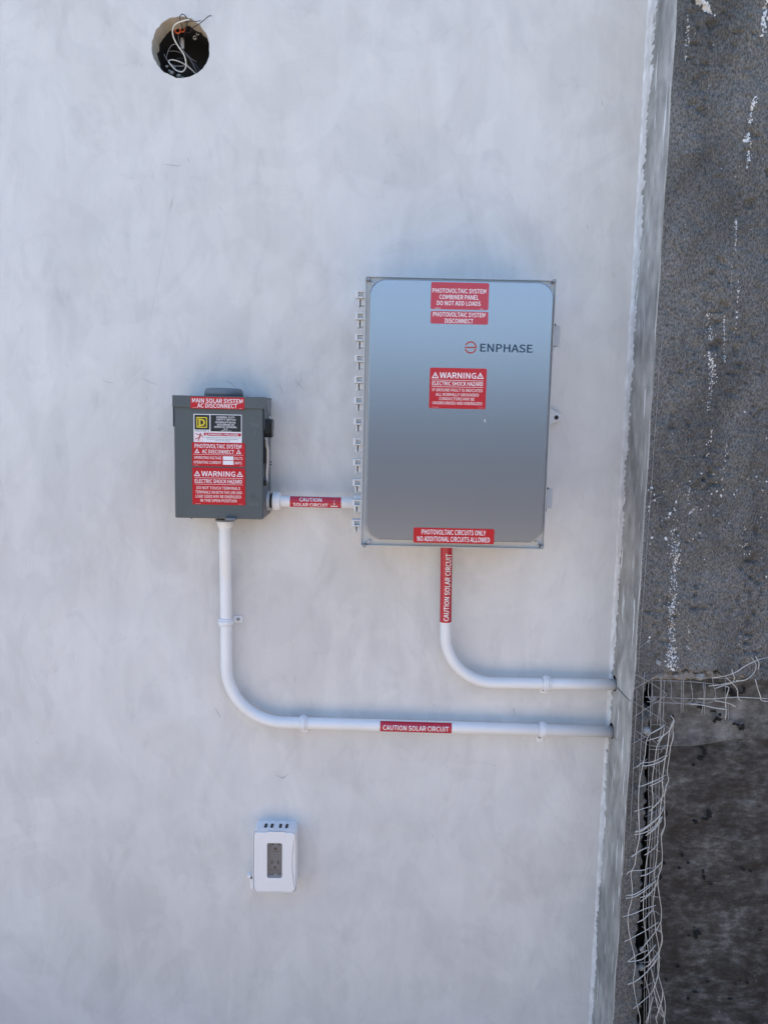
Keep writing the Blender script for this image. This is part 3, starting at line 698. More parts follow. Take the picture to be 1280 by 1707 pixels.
lath_b = thing('wire_lath', 'tall strip of crumpled wire lath hanging down the jamb beside the dark paper', 'wire mesh', at(1085, 1450, .15))
# main verticals (bright), traced from top to bottom
b8 = [[(440, 600), (412, 665), (402, 760), (378, 880), (362, 1000), (356, 1150), (362, 1300)], [(540, 565), (525, 640), (490, 700), (475, 800), (460, 900), (455, 1000), (462, 1080), (450, 1200), (440, 1300)],
      [(600, 520), (575, 600), (565, 680), (545, 800), (525, 940), (530, 1020), (515, 1120), (500, 1280)], [(612, 515), (598, 570), (605, 630), (585, 700), (575, 780), (560, 880), (570, 940), (545, 1010), (540, 1150), (545, 1260), (520, 1340)],
      [(345, 850), (380, 820), (440, 812), (500, 790), (550, 765)], [(380, 842), (450, 832), (520, 805), (565, 760)], [(355, 988), (400, 975), (480, 945), (550, 905)], [(435, 982), (490, 960), (535, 930)],
      [(330, 1162), (400, 1140), (450, 1125)], [(435, 1160), (490, 1110), (535, 1050), (555, 1000)], [(332, 1310), (385, 1290), (450, 1245), (510, 1190), (535, 1130)], [(330, 1328), (400, 1315), (470, 1270), (525, 1200)],
      [(410, 1332), (470, 1290), (520, 1230)], [(415, 660), (480, 640), (545, 615), (590, 570)], [(490, 665), (540, 620), (575, 590), (610, 520), (585, 480)], [(440, 610), (500, 580), (540, 555)]]
b9 = [[(360, 0), (362, 100), (365, 190), (345, 290), (330, 390), (303, 450), (312, 540), (308, 640), (285, 740), (285, 830), (300, 930), (330, 1050), (332, 1140), (320, 1220), (345, 1380), (368, 1480), (365, 1560)],
      [(450, 0), (445, 120), (430, 270), (410, 400), (402, 520), (392, 640), (392, 780), (412, 900), (430, 1020), (440, 1100), (405, 1120), (405, 1200), (432, 1310), (435, 1420), (420, 1520)],
      [(510, 0), (500, 100), (490, 220), (485, 340), (470, 450), (475, 540), (460, 680), (475, 780), (480, 860), (500, 980), (505, 1100), (490, 1200), (465, 1280), (500, 1380), (540, 1470), (545, 1560)],
      [(540, 60), (545, 110), (520, 180), (525, 300), (520, 400), (495, 500), (505, 620), (520, 720), (515, 820), (525, 920), (500, 1040), (495, 1160), (530, 1290), (548, 1400), (535, 1540)],
      [(332, 157), (390, 145), (450, 100), (515, 40)], [(330, 178), (400, 162), (470, 120), (530, 50)], [(408, 182), (470, 130), (520, 70)], [(308, 333), (370, 290), (430, 265)], [(400, 322), (460, 280), (500, 220)],
      [(270, 460), (305, 435), (390, 430), (440, 410)], [(370, 472), (430, 455), (490, 410), (520, 370)], [(270, 608), (330, 600), (390, 565), (450, 520)], [(267, 630), (340, 615), (420, 560), (480, 500)],
      [(370, 625), (430, 600), (480, 540), (500, 470)], [(372, 652), (430, 610), (470, 560)], [(247, 762), (330, 735), (400, 705), (480, 680)], [(348, 802), (400, 775), (460, 710)], [(257, 938), (330, 900), (420, 850), (500, 800)],
      [(367, 1003), (420, 940), (480, 860), (520, 780)], [(280, 1080), (340, 1035), (420, 1000)], [(285, 1080), (380, 1065), (430, 1020), (480, 960)], [(415, 1115), (470, 1060), (520, 960), (520, 880), (490, 850)],
      [(425, 1140), (480, 1080), (510, 1000)], [(283, 1243), (340, 1215), (420, 1150), (500, 1040)], [(318, 1415), (380, 1365), (460, 1290), (500, 1160)], [(448, 1130), (470, 1240), (520, 1400), (545, 1520)], [(480, 1490), (520, 1360), (530, 1280)],
      [(470, 1290), (500, 1420), (540, 1480)], [(410, 1520), (440, 1420), (460, 1330)], [(480, 1470), (495, 1540)]]
wires(lath_b, M['wire_bright'], Z8, b8, .00082, .158); wires(lath_b, M['wire_bright'], Z9, b9, .00082, .156)
d9 = [[(460, 0), (455, 200), (440, 400), (432, 600), (430, 800), (440, 1000), (420, 1200), (410, 1540)], [(478, 0), (470, 300), (455, 600), (452, 900), (470, 1100), (445, 1350), (440, 1540)], [(425, 0), (420, 300), (415, 500), (410, 700), (400, 1100), (395, 1540)],
      [(400, 220), (430, 215), (490, 190)], [(400, 265), (470, 275), (510, 300)], [(380, 570), (450, 610), (500, 620)], [(400, 745), (470, 720), (510, 750)], [(380, 830), (440, 860), (500, 840), (530, 900)], [(360, 1085), (430, 1080), (500, 1020)],
      [(400, 940), (470, 1000), (520, 1060)], [(390, 1270), (450, 1230), (500, 1180)], [(420, 1450), (470, 1400), (540, 1440)], [(440, 420), (500, 400), (500, 460), (450, 500)]]
d8 = [[(450, 210), (455, 400), (440, 600), (430, 800), (425, 1000), (432, 1200), (420, 1400)], [(515, 180), (520, 330), (505, 450), (515, 600), (490, 800), (480, 1000), (485, 1200), (470, 1400)], [(535, 300), (530, 500), (500, 700), (505, 900), (500, 1100), (495, 1400)],
      [(450, 545), (540, 550), (590, 590), (575, 640)], [(440, 640), (500, 690), (550, 720), (575, 770)], [(425, 690), (500, 700), (560, 690)], [(430, 720), (520, 720), (570, 680)], [(440, 830), (500, 880), (540, 940)], [(420, 960), (480, 940), (540, 960)],
      [(410, 1000), (460, 1030), (520, 1080)], [(400, 1200), (450, 1180), (520, 1140), (545, 1180)], [(420, 1240), (480, 1200), (530, 1120)], [(510, 750), (545, 700), (590, 690), (600, 600)], [(450, 1080), (500, 1060), (550, 1100)]]
wires(lath_b, M['wire_dull'], Z8, d8, .0007, .135); wires(lath_b, M['wire_dull'], Z9, d9, .0007, .135)
# expanded mesh half buried in the pier's edge
lath_c = thing('wire_lath', 'fine hexagonal wire lath half buried in the stucco edge of the pier', 'wire mesh', at(1065, 1150, .15))
hexw = [[(330, 290), (400, 250), (520, 180)], [(340, 190), (430, 240), (520, 300), (550, 325), (545, 345), (430, 420), (330, 490)], [(318, 380), (400, 430), (520, 505), (552, 530), (540, 550), (420, 625), (320, 680)], [(345, 590), (400, 630), (420, 640)],
        [(345, 640), (420, 690)], [(318, 860), (390, 815), (420, 790)], [(345, 770), (400, 820)]]
wires(lath_c, M['wire_dull'], Z8, hexw, .0006, .1475)
ln = [[(1056 + (1094 - 1056) * (1150 - y) / (1150 - 611) + rnd.uniform(-.5, .5) + 5, y, .1462) for y in range(560, 1150, 40)], [(1061 - (y - 1150) * .046 + rnd.uniform(-.4, .4), y, .1462) for y in range(1150, 1420, 40)],
      [(1052 - (y - 1200) * .05 + rnd.uniform(-.4, .4) + 18, y, .1462) for y in range(1120, 1420, 40)]]
wires(lath_c, M['wire_dull'], lambda x, y: (x, y), ln, .0006, .1462)
zz = []
for k in range(14):
    y = 600 + k * 40; xx = 1094 - (y - 611) * .0672
    zz.append([(xx - 6, y), (xx + 1, y + 7)]); zz.append([(xx + 2, y + 14), (xx - 6, y + 24)])
    if k % 3 == 0: zz.append([(xx + 2, y), (xx + 14, y - 9), (xx + 26, y - 12)])
wires(lath_c, M['wire_dull'], lambda x, y: (x, y), zz, .0005, .1462)
def tie(label, pts):
    o = MB().tube(smoothline([at(px, py, d) for px, py, d in pts], 4), .0007, 6).build('tie_wire', M['wire_dark'], None, smooth=True)
    o['label'] = label; o['category'] = 'wire'; o['group'] = 'thin dark tie wires on the pier'
tie('thin dark wire running down from the upper conduit hole over the pier side', [(1028, 1146, .048), (1036, 1155, .08), (1046, 1165, .115), (1056, 1171, .149)])
tie('thin dark wire from the lower conduit hole to a knot on the pier side', [(1023, 1228, .045), (1033, 1240, .08), (1042, 1250, .11), (1048, 1257, .142)])

# ================================================================== COMBINER BOX
DB = .166
combo = thing('combiner_box', 'large silver grey hinged electrical enclosure with red stickers on the white wall', 'electrical box', at(755, 910, 0))
FX0, FX1, FZ0, FZ1 = rectw((608.5, 459.5), (906.5, 916.5), .150)
PX0, PX1, PZ0, PZ1 = rectw((618.3, 466.0), (902.5, 904.0), DB)
k = msz(.15)
def inset(i): return (FX0 + i * k, FX1 - i * k, FZ0 + i * k, FZ1 - i * k)
pr = 25 * msz(DB)
rings = [D3(rrect(*inset(0), 3 * k, 10), .128), D3(rrect(*inset(0), 3 * k, 10), .1495), D3(rrect(*inset(.6), 2.6 * k, 10), .1510), D3(rrect(*inset(1.8), 2.2 * k, 10), .1510), D3(rrect(*inset(2.4), 2 * k, 10), .1455),
         D3(rrect(PX0 - 3.0 * k, PX1 + 3.0 * k, PZ0 - 2.5 * k, PZ1 + 2.0 * k, pr, 10), .1455), D3(rrect(PX0 - 1.0 * k, PX1 + 1.0 * k, PZ0 - 1.2 * k, PZ1 + 1.0 * k, pr, 10), .1630)]
MB().loft(rings, (False, False)).build('lid_frame', M['lid'], combo)
rp = [D3(rrect(PX0 - 1.0 * k, PX1 + 1.0 * k, PZ0 - 1.2 * k, PZ1 + 1.0 * k, pr, 10), .1630), D3(rrect(PX0 - .4 * k, PX1 + .4 * k, PZ0 - .5 * k, PZ1 + .4 * k, pr, 10), .1655), D3(rrect(PX0 + .4 * k, PX1 - .4 * k, PZ0 + .3 * k, PZ1 - .3 * k, pr, 10), .166)]
pn = MB().loft(rp, (False, True)).build('cover_panel', M['panel'], combo)
MB().box(FX0 + .006, FX1 - .006, .010, .1285, FZ0 + .006, FZ1 - .006).build('base_tray', M['lid_pale'], combo, bevel=.004)
# hinges down the left edge
def hinge_mb(zt):
    mb = MB(); x1 = FX0 + .002; x0 = x1 - 17 * k; h = 11.5 * k; d0, d1 = .118, .140
    b = 2.6 * k
    mb.box(x0, x0 + 4.5 * k, d0, d1, zt - h, zt); mb.box(x0 + 4.5 * k, x1, d0, d1 - .0002, zt - b * .8, zt); mb.box(x0 + 4.5 * k, x1, d0, d1 - .0002, zt - h, zt - h + b * .9)
    mb.box(x1 - 4 * k, x1, d0, d1 - .0004, zt - h + b * .9, zt - b * .8); mb.box(x0 + 4.5 * k, x1 - 4 * k, d0, d1 - .007, zt - h + b * .9, zt - b * .8)
    y1 = zt - h - .0003; y0 = zt - 24 * k
    mb.box(x0 + 4 * k, x0 + 6.6 * k, d0 - .004, d1 - .008, y0, y1); mb.box(x0 + 9 * k, x1, d0 - .004, d1 - .0085, y0 + 2 * k, y1); mb.box(x0 + 6.6 * k, x0 + 9 * k, d0 - .004, d0, y0 + .001, y1)
    return mb
z_first = at(600, 484.5, .14).z; z_last = at(594, 866.5, .14).z
h0 = hinge_mb(z_first).build('hinge', M['lid_pale'], combo, bevel=.0005, seg=1)
for i in range(1, 12):
    c = h0.copy(); COL.objects.link(c); c.location.z += (z_last - z_first) * i / 11
# latches on the right edge
lc = None
for tl, br in (((921.5, 543), (932, 577)), ((909, 815), (919.5, 846))):
    x0, x1, z0, z1 = rectw(tl, br, .132)
    if lc is None:
        lc = MB().prism(rrect(x0, x1, z0, z1, .002, 4), .108, .134).build('latch', M['latch'], combo, bevel=.0012); lz = z1; lx = x0
        lt = MB().box(x0 - .003, x0 + .004, .112, .138, z1, z1 + .003).box(x0 + .001, x0 + .005, .10, .125, z0 - .007, z0).build('latch_hook', M['black_plastic'], lc)
        WL[lc.name] = Vector(lc.location)
    else:
        dl = Vector((x0 - lx, 0, z1 - lz)); c = lc.copy(); COL.objects.link(c); c.location = lc.location + dl; lt2 = lt.copy(); COL.objects.link(lt2); lt2.parent = c; lt2.matrix_parent_inverse = lt.matrix_parent_inverse
# mounting ear with a keyhole
ex = at(936, 695, .010)
ear = [(FX1 - .01, ex.z + .030), (FX1 + .012, ex.z + .026), (ex.x - .002, ex.z + .006), (ex.x, ex.z), (ex.x - .002, ex.z - .006), (FX1 + .012, ex.z - .024), (FX1 - .01, ex.z - .028)]
eo = MB().prism(ear, .004, .010).build('mounting_ear', M['lid_pale'], combo, bevel=.001)
c = at(927, 696, .0102); MB().lathe((c.x, -.0095, c.z), (0, -1, 0), [(.0045, 0), (.0045, .0008)], 16).build('screw_hole', M['slot'], eo)
# corner screws
for (px, py, sx, sz) in ((614, 465.5, 1, -1), (923.5, 468.5, -1, -1), (607.5, 909.5, 1, 1), (902, 911.5, -1, 1)):
    c = at(px, py, .150)
    s_ = MB().lathe((c.x, -.144, c.z), (0, -1, 0), [(.0034, 0), (.0034, .009), (.0026, .0105), (.0008, .0105)], 14).build('corner_screw', M['screw_grey'], combo, smooth=False)
    MB().tube([(c.x + sx * .003, -.149, c.z + sz * .003), (c.x + sx * .0115, -.1505, c.z + sz * .0115)], .0016, 8).build('screw_slot', M['zinc'], s_, smooth=True)
# stickers
def sticker(name, m, parent, tl, br, d, rad=2.2, t=.0005): return plate(name, m, parent, tl, br, d + t, t, rad)
T = .0007
LB = DB + T
s1 = sticker('combiner_sticker', M['crimson'], combo, (718.7, 470), (813.6, 517), DB); s1['label'] = 'crimson sticker reading photovoltaic system combiner panel'
mb = MB(); letters(mb, 'PHOTOVOLTAIC SYSTEM', 722, 809, 485, 7.2, LB); letters(mb, 'COMBINER PANEL', 733, 797, 495.4, 7.2, LB); letters(mb, 'DO NOT ADD LOADS', 729, 800, 505.6, 7.2, LB)
letters(mb, 'PVLABEL-032', 725, 734, 513.6, 1.6, LB); letters(mb, 'A1-06', 800, 804.5, 515.2, 1.6, LB); mb.build('lettering', M['white_ink'], s1)
s2 = sticker('disconnect_sticker', M['crimson'], combo, (718, 518.2), (813, 541.2), DB); s2['label'] = 'crimson sticker reading photovoltaic system disconnect'
mb = MB(); letters(mb, 'PHOTOVOLTAIC SYSTEM', 722.6, 807.7, 524.6, 7.2, LB); letters(mb, 'DISCONNECT', 742, 788, 535, 7.2, LB); mb.build('lettering', M['white_ink'], s2)
s3 = sticker('warning_sticker', M['red'], combo, (716.6, 612.6), (808.8, 682.3), DB); s3['label'] = 'red warning electric shock hazard sticker'
mb = MB(); letters(mb, 'WARNING', 733, 793, 626, 9.8, LB); triangle(mb, 725.4, 625.4, 10.5, LB); triangle(mb, 800.3, 626.4, 10.5, LB)
bar(mb, 720, 805, 634.2, .6, LB); bar(mb, 720, 805, 645.2, .6, LB); letters(mb, 'ELECTRIC SHOCK HAZARD', 720.8, 804.5, 639.6, 6.6, LB)
mb.build('lettering', M['white_ink'], s3)
mb = MB(); letters(mb, 'IF GROUND FAULT IS INDICATED', 721, 803.5, 650.5, 5, LB); letters(mb, 'ALL NORMALLY GROUNDED', 726.4, 797.5, 658, 5, LB); letters(mb, 'CONDUCTORS MAY BE', 732, 790.4, 665, 5, LB)
letters(mb, 'UNGROUNDED AND ENERGIZED', 721, 803, 672.2, 5, LB); bar(mb, 720, 731, 678.6, .3, LB); bar(mb, 797, 804, 680, .3, LB); mb.build('small_lettering', M['pale_ink'], s3)
s4 = sticker('circuits_sticker', M['red'], combo, (689.4, 879.2), (823, 907.2), DB); s4['label'] = 'red sticker reading photovoltaic circuits only'
mb = MB(); letters(mb, 'PHOTOVOLTAIC CIRCUITS ONLY', 702, 810, 887.6, 8.6, LB); letters(mb, 'NO ADDITIONAL CIRCUITS ALLOWED', 694.7, 817, 899, 8.6, LB); mb.build('lettering', M['white_ink'], s4)
# maker's mark and name on the cover
mb = MB(); d = DB + .0004; c = at(784.2, 579.2, d); kk = msz(d)
def arc(mb, a0, a1, r0, r1, n=24):
    v = []
    for i in range(n + 1):
        a = R(a0 + (a1 - a0) * i / n)
        for r in (r0, r1): v.append((c.x + r * kk * math.cos(a), -d, c.z + r * kk * math.sin(a)))
    mb.add(v, [(2 * i, 2 * i + 1, 2 * i + 3, 2 * i + 2) for i in range(n)])
arc(mb, 4, 157, 7.7, 9.9); arc(mb, 196, 344, 7.7, 9.9); bar(mb, 774.8, 794, 579.2, 2.1, d); mb.build('logo_mark', M['logo_red'], combo)
mb = MB(); letters(mb, 'ENPHASE', 801, 886.5, 580.4, 13.2, d, .006); arcc = at(888.6, 585.6, d); mb.add([(arcc.x + .7 * kk * math.cos(a), -d, arcc.z + .7 * kk * math.sin(a)) for a in [q * math.pi / 4 for q in range(8)]], [tuple(range(8))])
mb.build('logo_lettering', M['navy_ink'], combo)
mb = MB(); c = at(808, 702, d); mb.add([(c.x - .0008, -d, c.z + .003), (c.x + .0012, -d, c.z + .003), (c.x + .0004, -d, c.z + .0005), (c.x + .001, -d, c.z + .0005), (c.x - .0006, -d, c.z - .003), (c.x - .0002, -d, c.z - .0002), (c.x - .001, -d, c.z)], [tuple(range(7))])
mb.build('scratch', M['white_ink'], combo)

# ================================================================== SAFETY SWITCH
DS = .100
sw = thing('safety_switch', 'small dark grey safety switch box with black side handle and red stickers', 'electrical box', at(365, 868, 0))
k = msz(DS)
CX0, CX1, CZ0, CZ1 = rectw((289.6, 660), (438.6, 866.3), DS)
HX0, HX1, HZ0, HZ1 = rectw((287.2, 658.6), (441.0, 681.5), DS + .004)
MB().box(CX0 + .0015, CX1 + .0005, .004, DS - .012, CZ0 + .0015, CZ1).build('body', M['grey_dark'], sw, bevel=.0015)
MB().box(CX0, CX1, DS - .013, DS, CZ0, CZ1 - .004).build('door', M['grey_paint'], sw, bevel=.0025)
hood = MB().box(HX0, HX1, DS - .02, DS + .004, HZ0, HZ1).box(HX0, HX0 + .0016, DS - .045, DS + .001, at(288, 711, DS).z, HZ0).box(HX1 - .0016, HX1, DS - .045, DS + .001, at(440, 716, DS).z, HZ0)
hood.box(HX0, HX1, .01, DS - .02, HZ1 - .004, HZ1)
hood.build('rain_hood', M['grey_paint'], sw, bevel=.002)
c = at(373.5, 660, .055); rw = 31.5 * msz(.055)
MB().lathe((c.x, -.055, HZ1 - .001), (0, 0, 1), [(rw * 1.0, 0), (rw, .008), (rw * .985, .012), (rw * .93, .0155), (rw * .84, .0172), (rw * .3, .018)], 40).build('hub_cap', M['hub'], sw, smooth=True)
for px in (331, 420):
    c = at(px, 657, .06); s_ = MB().lathe((c.x, -.06, HZ1 - .001), (0, 0, 1), [(.0036, 0), (.0036, .002), (.0030, .0034), (.001, .0040)], 12).build('hub_screw', M['zinc'], sw)
c = at(285, 689, DS - .02); MB().lathe((HX0, -(DS - .022), c.z), (-1, 0, 0), [(.0036, 0), (.0036, .0025), (.0024, .004), (.0006, .0042)], 14).build('side_screw', M['zinc'], sw)
c = at(319.5, 867, DS - .03); MB().box(c.x - .0018, c.x + .0018, DS - .034, DS - .03, CZ0 - .005, CZ0 + .002).build('drain_tab', M['black_plastic'], sw)
# padlock hasp at the bottom edge
c = at(386, 864, DS); MB().prism(rrect(c.x - .0105, c.x + .0105, c.z - .003, c.z + .0016, .0015, 4), DS - .006, DS + .010).build('hasp', M['hub'], sw, bevel=.0006)
# handle on the right side
SX = CX1 + .0005
za, zb_ = at(446, 665, .06).z, at(446, 692, .06).z
MB().loft([[(SX - .001, -y, z) for y, z in [(.020, za), (.088, za), (.088, za - .012), (.066, zb_), (.040, zb_), (.020, za - .016)]], [(SX + .0035, -y, z) for y, z in [(.022, za - .002), (.086, za - .002), (.086, za - .012), (.065, zb_ + .001), (.042, zb_ + .001), (.022, za - .016)]]]).build('handle_bracket', M['hub'], sw, bevel=.0008)
z0h, z1h = at(448, 729, .07).z, at(448, 698, .07).z
hp = [(.060, z1h - .003), (.066, z1h), (.092, z1h - .001), (.098, z1h - .006), (.098, z0h + .010), (.090, z0h), (.068, z0h)]
hd = MB().loft([[(SX + .001, -y, z) for y, z in hp], [(SX + .0125, -y * .98 - .001, z) for y, z in hp], [(SX + .0150, -(.079 + (y - .079) * .8), z0h + (z - z0h) * .9 + .001) for y, z in hp]]).build('handle_grip', M['black_plastic'], sw, bevel=.001)
c1 = at(445, 691.5, .075); MB().lathe((SX + .008, -.078, z1h + .0005), (0, 0, 1), [(.0025, 0), (.0025, .004), (.0012, .0046)], 10).build('handle_bolt', M['zinc'], sw)
zl = at(446, 806, .07).z
MB().loft([[(SX + .001 + a, -y, z) for a, y in ((0, .068), (.0028, .068), (.0028, .090), (0, .090))] for z in (z0h + .002, z0h - .010)] + [[(SX + .0045 + a, -y, z) for a, y in ((0, .07), (.0028, .07), (.0028, .088), (0, .088))] for z in (z0h - .024, z0h - .05)] +
         [[(SX + .003 + a, -y, z) for a, y in ((0, .072), (.003, .072), (.003, .086), (0, .086))] for z in (zl + .02, zl + .004)]).build('handle_lever', M['zinc'], sw, bevel=.0004)
MB().loft([[(SX + .0005 + a, -y, z) for a, y in ((0, .080), (.0022, .080), (.0022, .096), (0, .096))] for z in (z0h - .004, z0h - .018, z0h - .050)]).build('lever_spring', M['black_plastic'], sw)
MB().lathe((SX, -.080, zl + .006), (1, 0, 0), [(.0075, 0), (.0075, .004), (.005, .006)], 16).build('pivot', M['hub'], sw, smooth=True)
MB().box(SX, SX + .0042, .084, .094, zl - .003, zl + .008).build('lever_stop', M['black_plastic'], sw, bevel=.0005)
for dz in (0, -.005):
    c = at(453, 770, .04); MB().box(SX + .003, SX + .0075, .040, .046, c.z + dz - .0009, c.z + dz + .0009).build('lever_tooth', M['black_plastic'], sw)
MB().box(SX - .0002, SX + .004, .036, .048, at(453, 790, .04).z, at(453, 745, .04).z).build('lever_rail', M['hub'], sw, bevel=.0005)
# embossed on / off marks, lettering paler than the door
d = DS + .0004
mb = MB(); letters(mb, 'O', 418.5, 424, 707.5, 7, d); letters(mb, 'N', 426, 431, 709, 7.5, d); bar(mb, 423.8, 425.2, 721.5, 8, d); letters(mb, 'OFF', 415, 432, 840.5, 6.5, d)
mb.build('embossed_lettering', mat('pale_emboss', (.125, .145, .16), .4), sw)
c = at(422, 827.3, d); MB().torus((c.x, -DS - .0001, c.z), (0, 1, 0), 3.6 * k, .0007, 24, 6).build('embossed_ring', M['grey_paint'], sw, smooth=True)
# stickers of the switch
d = DS + .004; a_ = sticker('main_disconnect_sticker', M['red'], sw, (317.8, 661), (407.6, 682.6), d); a_['label'] = 'red sticker reading main solar system AC disconnect'
mb = MB(); q = d + T; letters(mb, 'MAIN SOLAR SYSTEM', 320.9, 404.5, 668.2, 7.2, q); letters(mb, 'AC DISCONNECT', 329.4, 395.2, 676.4, 7.2, q); bar(mb, 321.5, 329, 679.2, .3, q); bar(mb, 399, 404, 681.2, .3, q); mb.build('lettering', M['white_ink'], a_)
b_ = plate('rating_plate', M['white_vinyl'], sw, (322.9, 689.8), (403.3, 740), DS + .0005, .0005, .5); b_['label'] = 'white and black rating plate with yellow square emblem'
q = DS + .0008
mb = MB()
def quad(mb, tl, br, d):
    x0, x1, z0, z1 = rectw(tl, br, d); mb.add([(x0, -d, z0), (x1, -d, z0), (x1, -d, z1), (x0, -d, z1)], [(0, 1, 2, 3)])
quad(mb, (324.4, 691.2), (349.6, 716.4), q); quad(mb, (351.2, 691.6), (402, 720.2), q); mb.build('black_field', M['black_ink'], b_)
q2 = q + .0003
mb = MB(); x0, x1, z0, z1 = rectw((327.8, 695), (345.6, 713.2), q2); tt = 1.6 * k
mb.add([(x, -q2, z) for x, z in ((x0, z0), (x1, z0), (x1, z1), (x0, z1), (x0 + tt, z0 + tt), (x1 - tt, z0 + tt), (x1 - tt, z1 - tt), (x0 + tt, z1 - tt))], [(0, 1, 5, 4), (1, 2, 6, 5), (2, 3, 7, 6), (3, 0, 4, 7)])
letters(mb, 'D', 331.6, 342.4, 704.2, 12, q2, .012); bar(mb, 330.4, 334, 698.6, 1.6, q2 + .0001); bar(mb, 330.4, 334, 709.8, 1.6, q2 + .0001); mb.build('emblem', M['yellow_ink'], b_)
mb = MB()
for s_, a, b, y, h in (('GENERAL DUTY', 361, 391.4, 695.6, 3), ('SAFETY SWITCH', 361, 392.7, 699.5, 3), ('INTERRUPTOR DE', 359.4, 393, 704.2, 3), ('SEGURIDAD DE', 362, 391, 708.1, 3), ('SERVICIO GENERAL', 357.3, 395.2, 711.9, 3), ('60 A', 373, 380, 715.4, 2.2), ('240 Vac / 3~', 368.4, 386.8, 718.5, 2.2)):
    letters(mb, s_, a, b, y, h, q2)
mb.build('plate_lettering', M['white_ink'], b_)
mb = MB(); letters(mb, 'SQUARE D', 325.2, 349.4, 718.4, 2.8, q)
for s_, a, b, y in (('HAZARD OF ELECTRIC SHOCK, EXPLOSION OR ARC FLASH', 341.9, 401.7, 729.8), ('PELIGRO DE DESCARGA ELECTRICA, EXPLOSION O', 345.2, 397.6, 732.5), ('DESTELLO POR ARQUEO', 359.4, 384, 735)):
    letters(mb, s_, a, b, y, 1.7, q)
mb.build('fine_print', M['black_ink'], b_)
mb = MB(); quad(mb, (340.2, 721.2), (402, 727.6), q); mb.build('danger_band', M['crimson'], b_)
mb = MB(); letters(mb, 'DANGER / PELIGRO', 348.4, 397.6, 724.7, 3.9, q2, .006); triangle(mb, 344.3, 724.2, 4.4, q2, False); mb.build('danger_lettering', M['white_ink'], b_)
mb = MB(); quad(mb, (324, 721), (339.6, 736), q); mb.build('pictogram_field', M['pink_ink'], b_)
mb = MB()
def limb(pts, hw):
    for i in range(len(pts) - 1):
        a, b = Vector(pts[i]), Vector(pts[i + 1]); t = (b - a).normalized(); nn = Vector((-t.y, t.x)) * hw
        mb.add([at(*(a + nn), q2), at(*(b + nn), q2), at(*(b - nn), q2), at(*(a - nn), q2)], [(0, 1, 2, 3)])
limb([(326, 722.8), (331.4, 724.6), (335.4, 724.6), (339, 729)], .55); limb([(334.4, 724.6), (333, 729)], 1.2); limb([(333, 728.6), (329, 731), (325.8, 731.8)], .7); limb([(333.0, 728.8), (332, 732.5), (330.8, 734.8)], .7)
c = at(334.4, 722.8, q2); mb.add([(c.x + 1.1 * k * math.cos(a), -q2 - .00005, c.z + 1.1 * k * math.sin(a)) for a in [j * math.pi / 5 for j in range(10)]], [tuple(range(10))])
mb.build('pictogram', M['logo_red'], b_)
c_ = sticker('voltage_sticker', M['red'], sw, (320.4, 736.8), (408.6, 778.6), DS + .0006, 1.6); c_['label'] = 'red sticker with blank white voltage and current boxes'
q = DS + .0006 + T
mb = MB(); letters(mb, 'PHOTOVOLTAIC SYSTEM', 325, 402.6, 744, 7, q); letters(mb, 'AC DISCONNECT', 337, 390.6, 753, 6.4, q); triangle(mb, 328.6, 751.6, 7.6, q); triangle(mb, 398, 753.0, 7.6, q); bar(mb, 322.6, 405.4, 758, .45, q); mb.build('lettering', M['white_ink'], c_)
mb = MB(); letters(mb, 'OPERATING VOLTAGE', 324, 369.3, 763.0, 4.8, q); letters(mb, 'VOLTS', 391, 404.5, 764.4, 4.8, q); letters(mb, 'OPERATING CURRENT', 323, 369.3, 770.8, 4.8, q); letters(mb, 'AMPS', 391.4, 403.2, 772, 4.8, q)
bar(mb, 323, 332, 775.2, .3, q); bar(mb, 400, 404.6, 777, .3, q); mb.build('small_lettering', M['pale_ink'], c_)
mb = MB(); quad(mb, (371.8, 760.6), (389.6, 767.3), q); quad(mb, (371.8, 768), (389.6, 775), q); mb.build('blank_box', M['white_vinyl'], c_)
e_ = sticker('warning_sticker', M['red'], sw, (320.7, 779.1), (408.9, 842.4), DS + .0006, 1.6); e_['label'] = 'red warning do not touch terminals sticker'
mb = MB(); letters(mb, 'WARNING', 336, 392.6, 790, 9, q); triangle(mb, 329, 789.2, 9.6, q); triangle(mb, 400, 790.4, 9.6, q); bar(mb, 325, 405.2, 797, .5, q); bar(mb, 325, 405.2, 807.6, .5, q); letters(mb, 'ELECTRIC SHOCK HAZARD', 325, 404, 802.4, 6.4, q); mb.build('lettering', M['white_ink'], e_)
mb = MB(); letters(mb, 'DO NOT TOUCH TERMINALS', 328, 400.8, 813.6, 5, q); letters(mb, 'TERMINALS ON BOTH THE LINE AND', 326, 403.7, 820.8, 5, q); letters(mb, 'LOAD SIDES MAY BE ENERGIZED', 326.3, 402.6, 827.8, 5, q); letters(mb, 'IN THE OPEN POSITION', 334.3, 395, 834.6, 5, q)
bar(mb, 326, 335, 839.4, .3, q); bar(mb, 398, 403.6, 840.6, .3, q); mb.build('small_lettering', M['pale_ink'], e_)

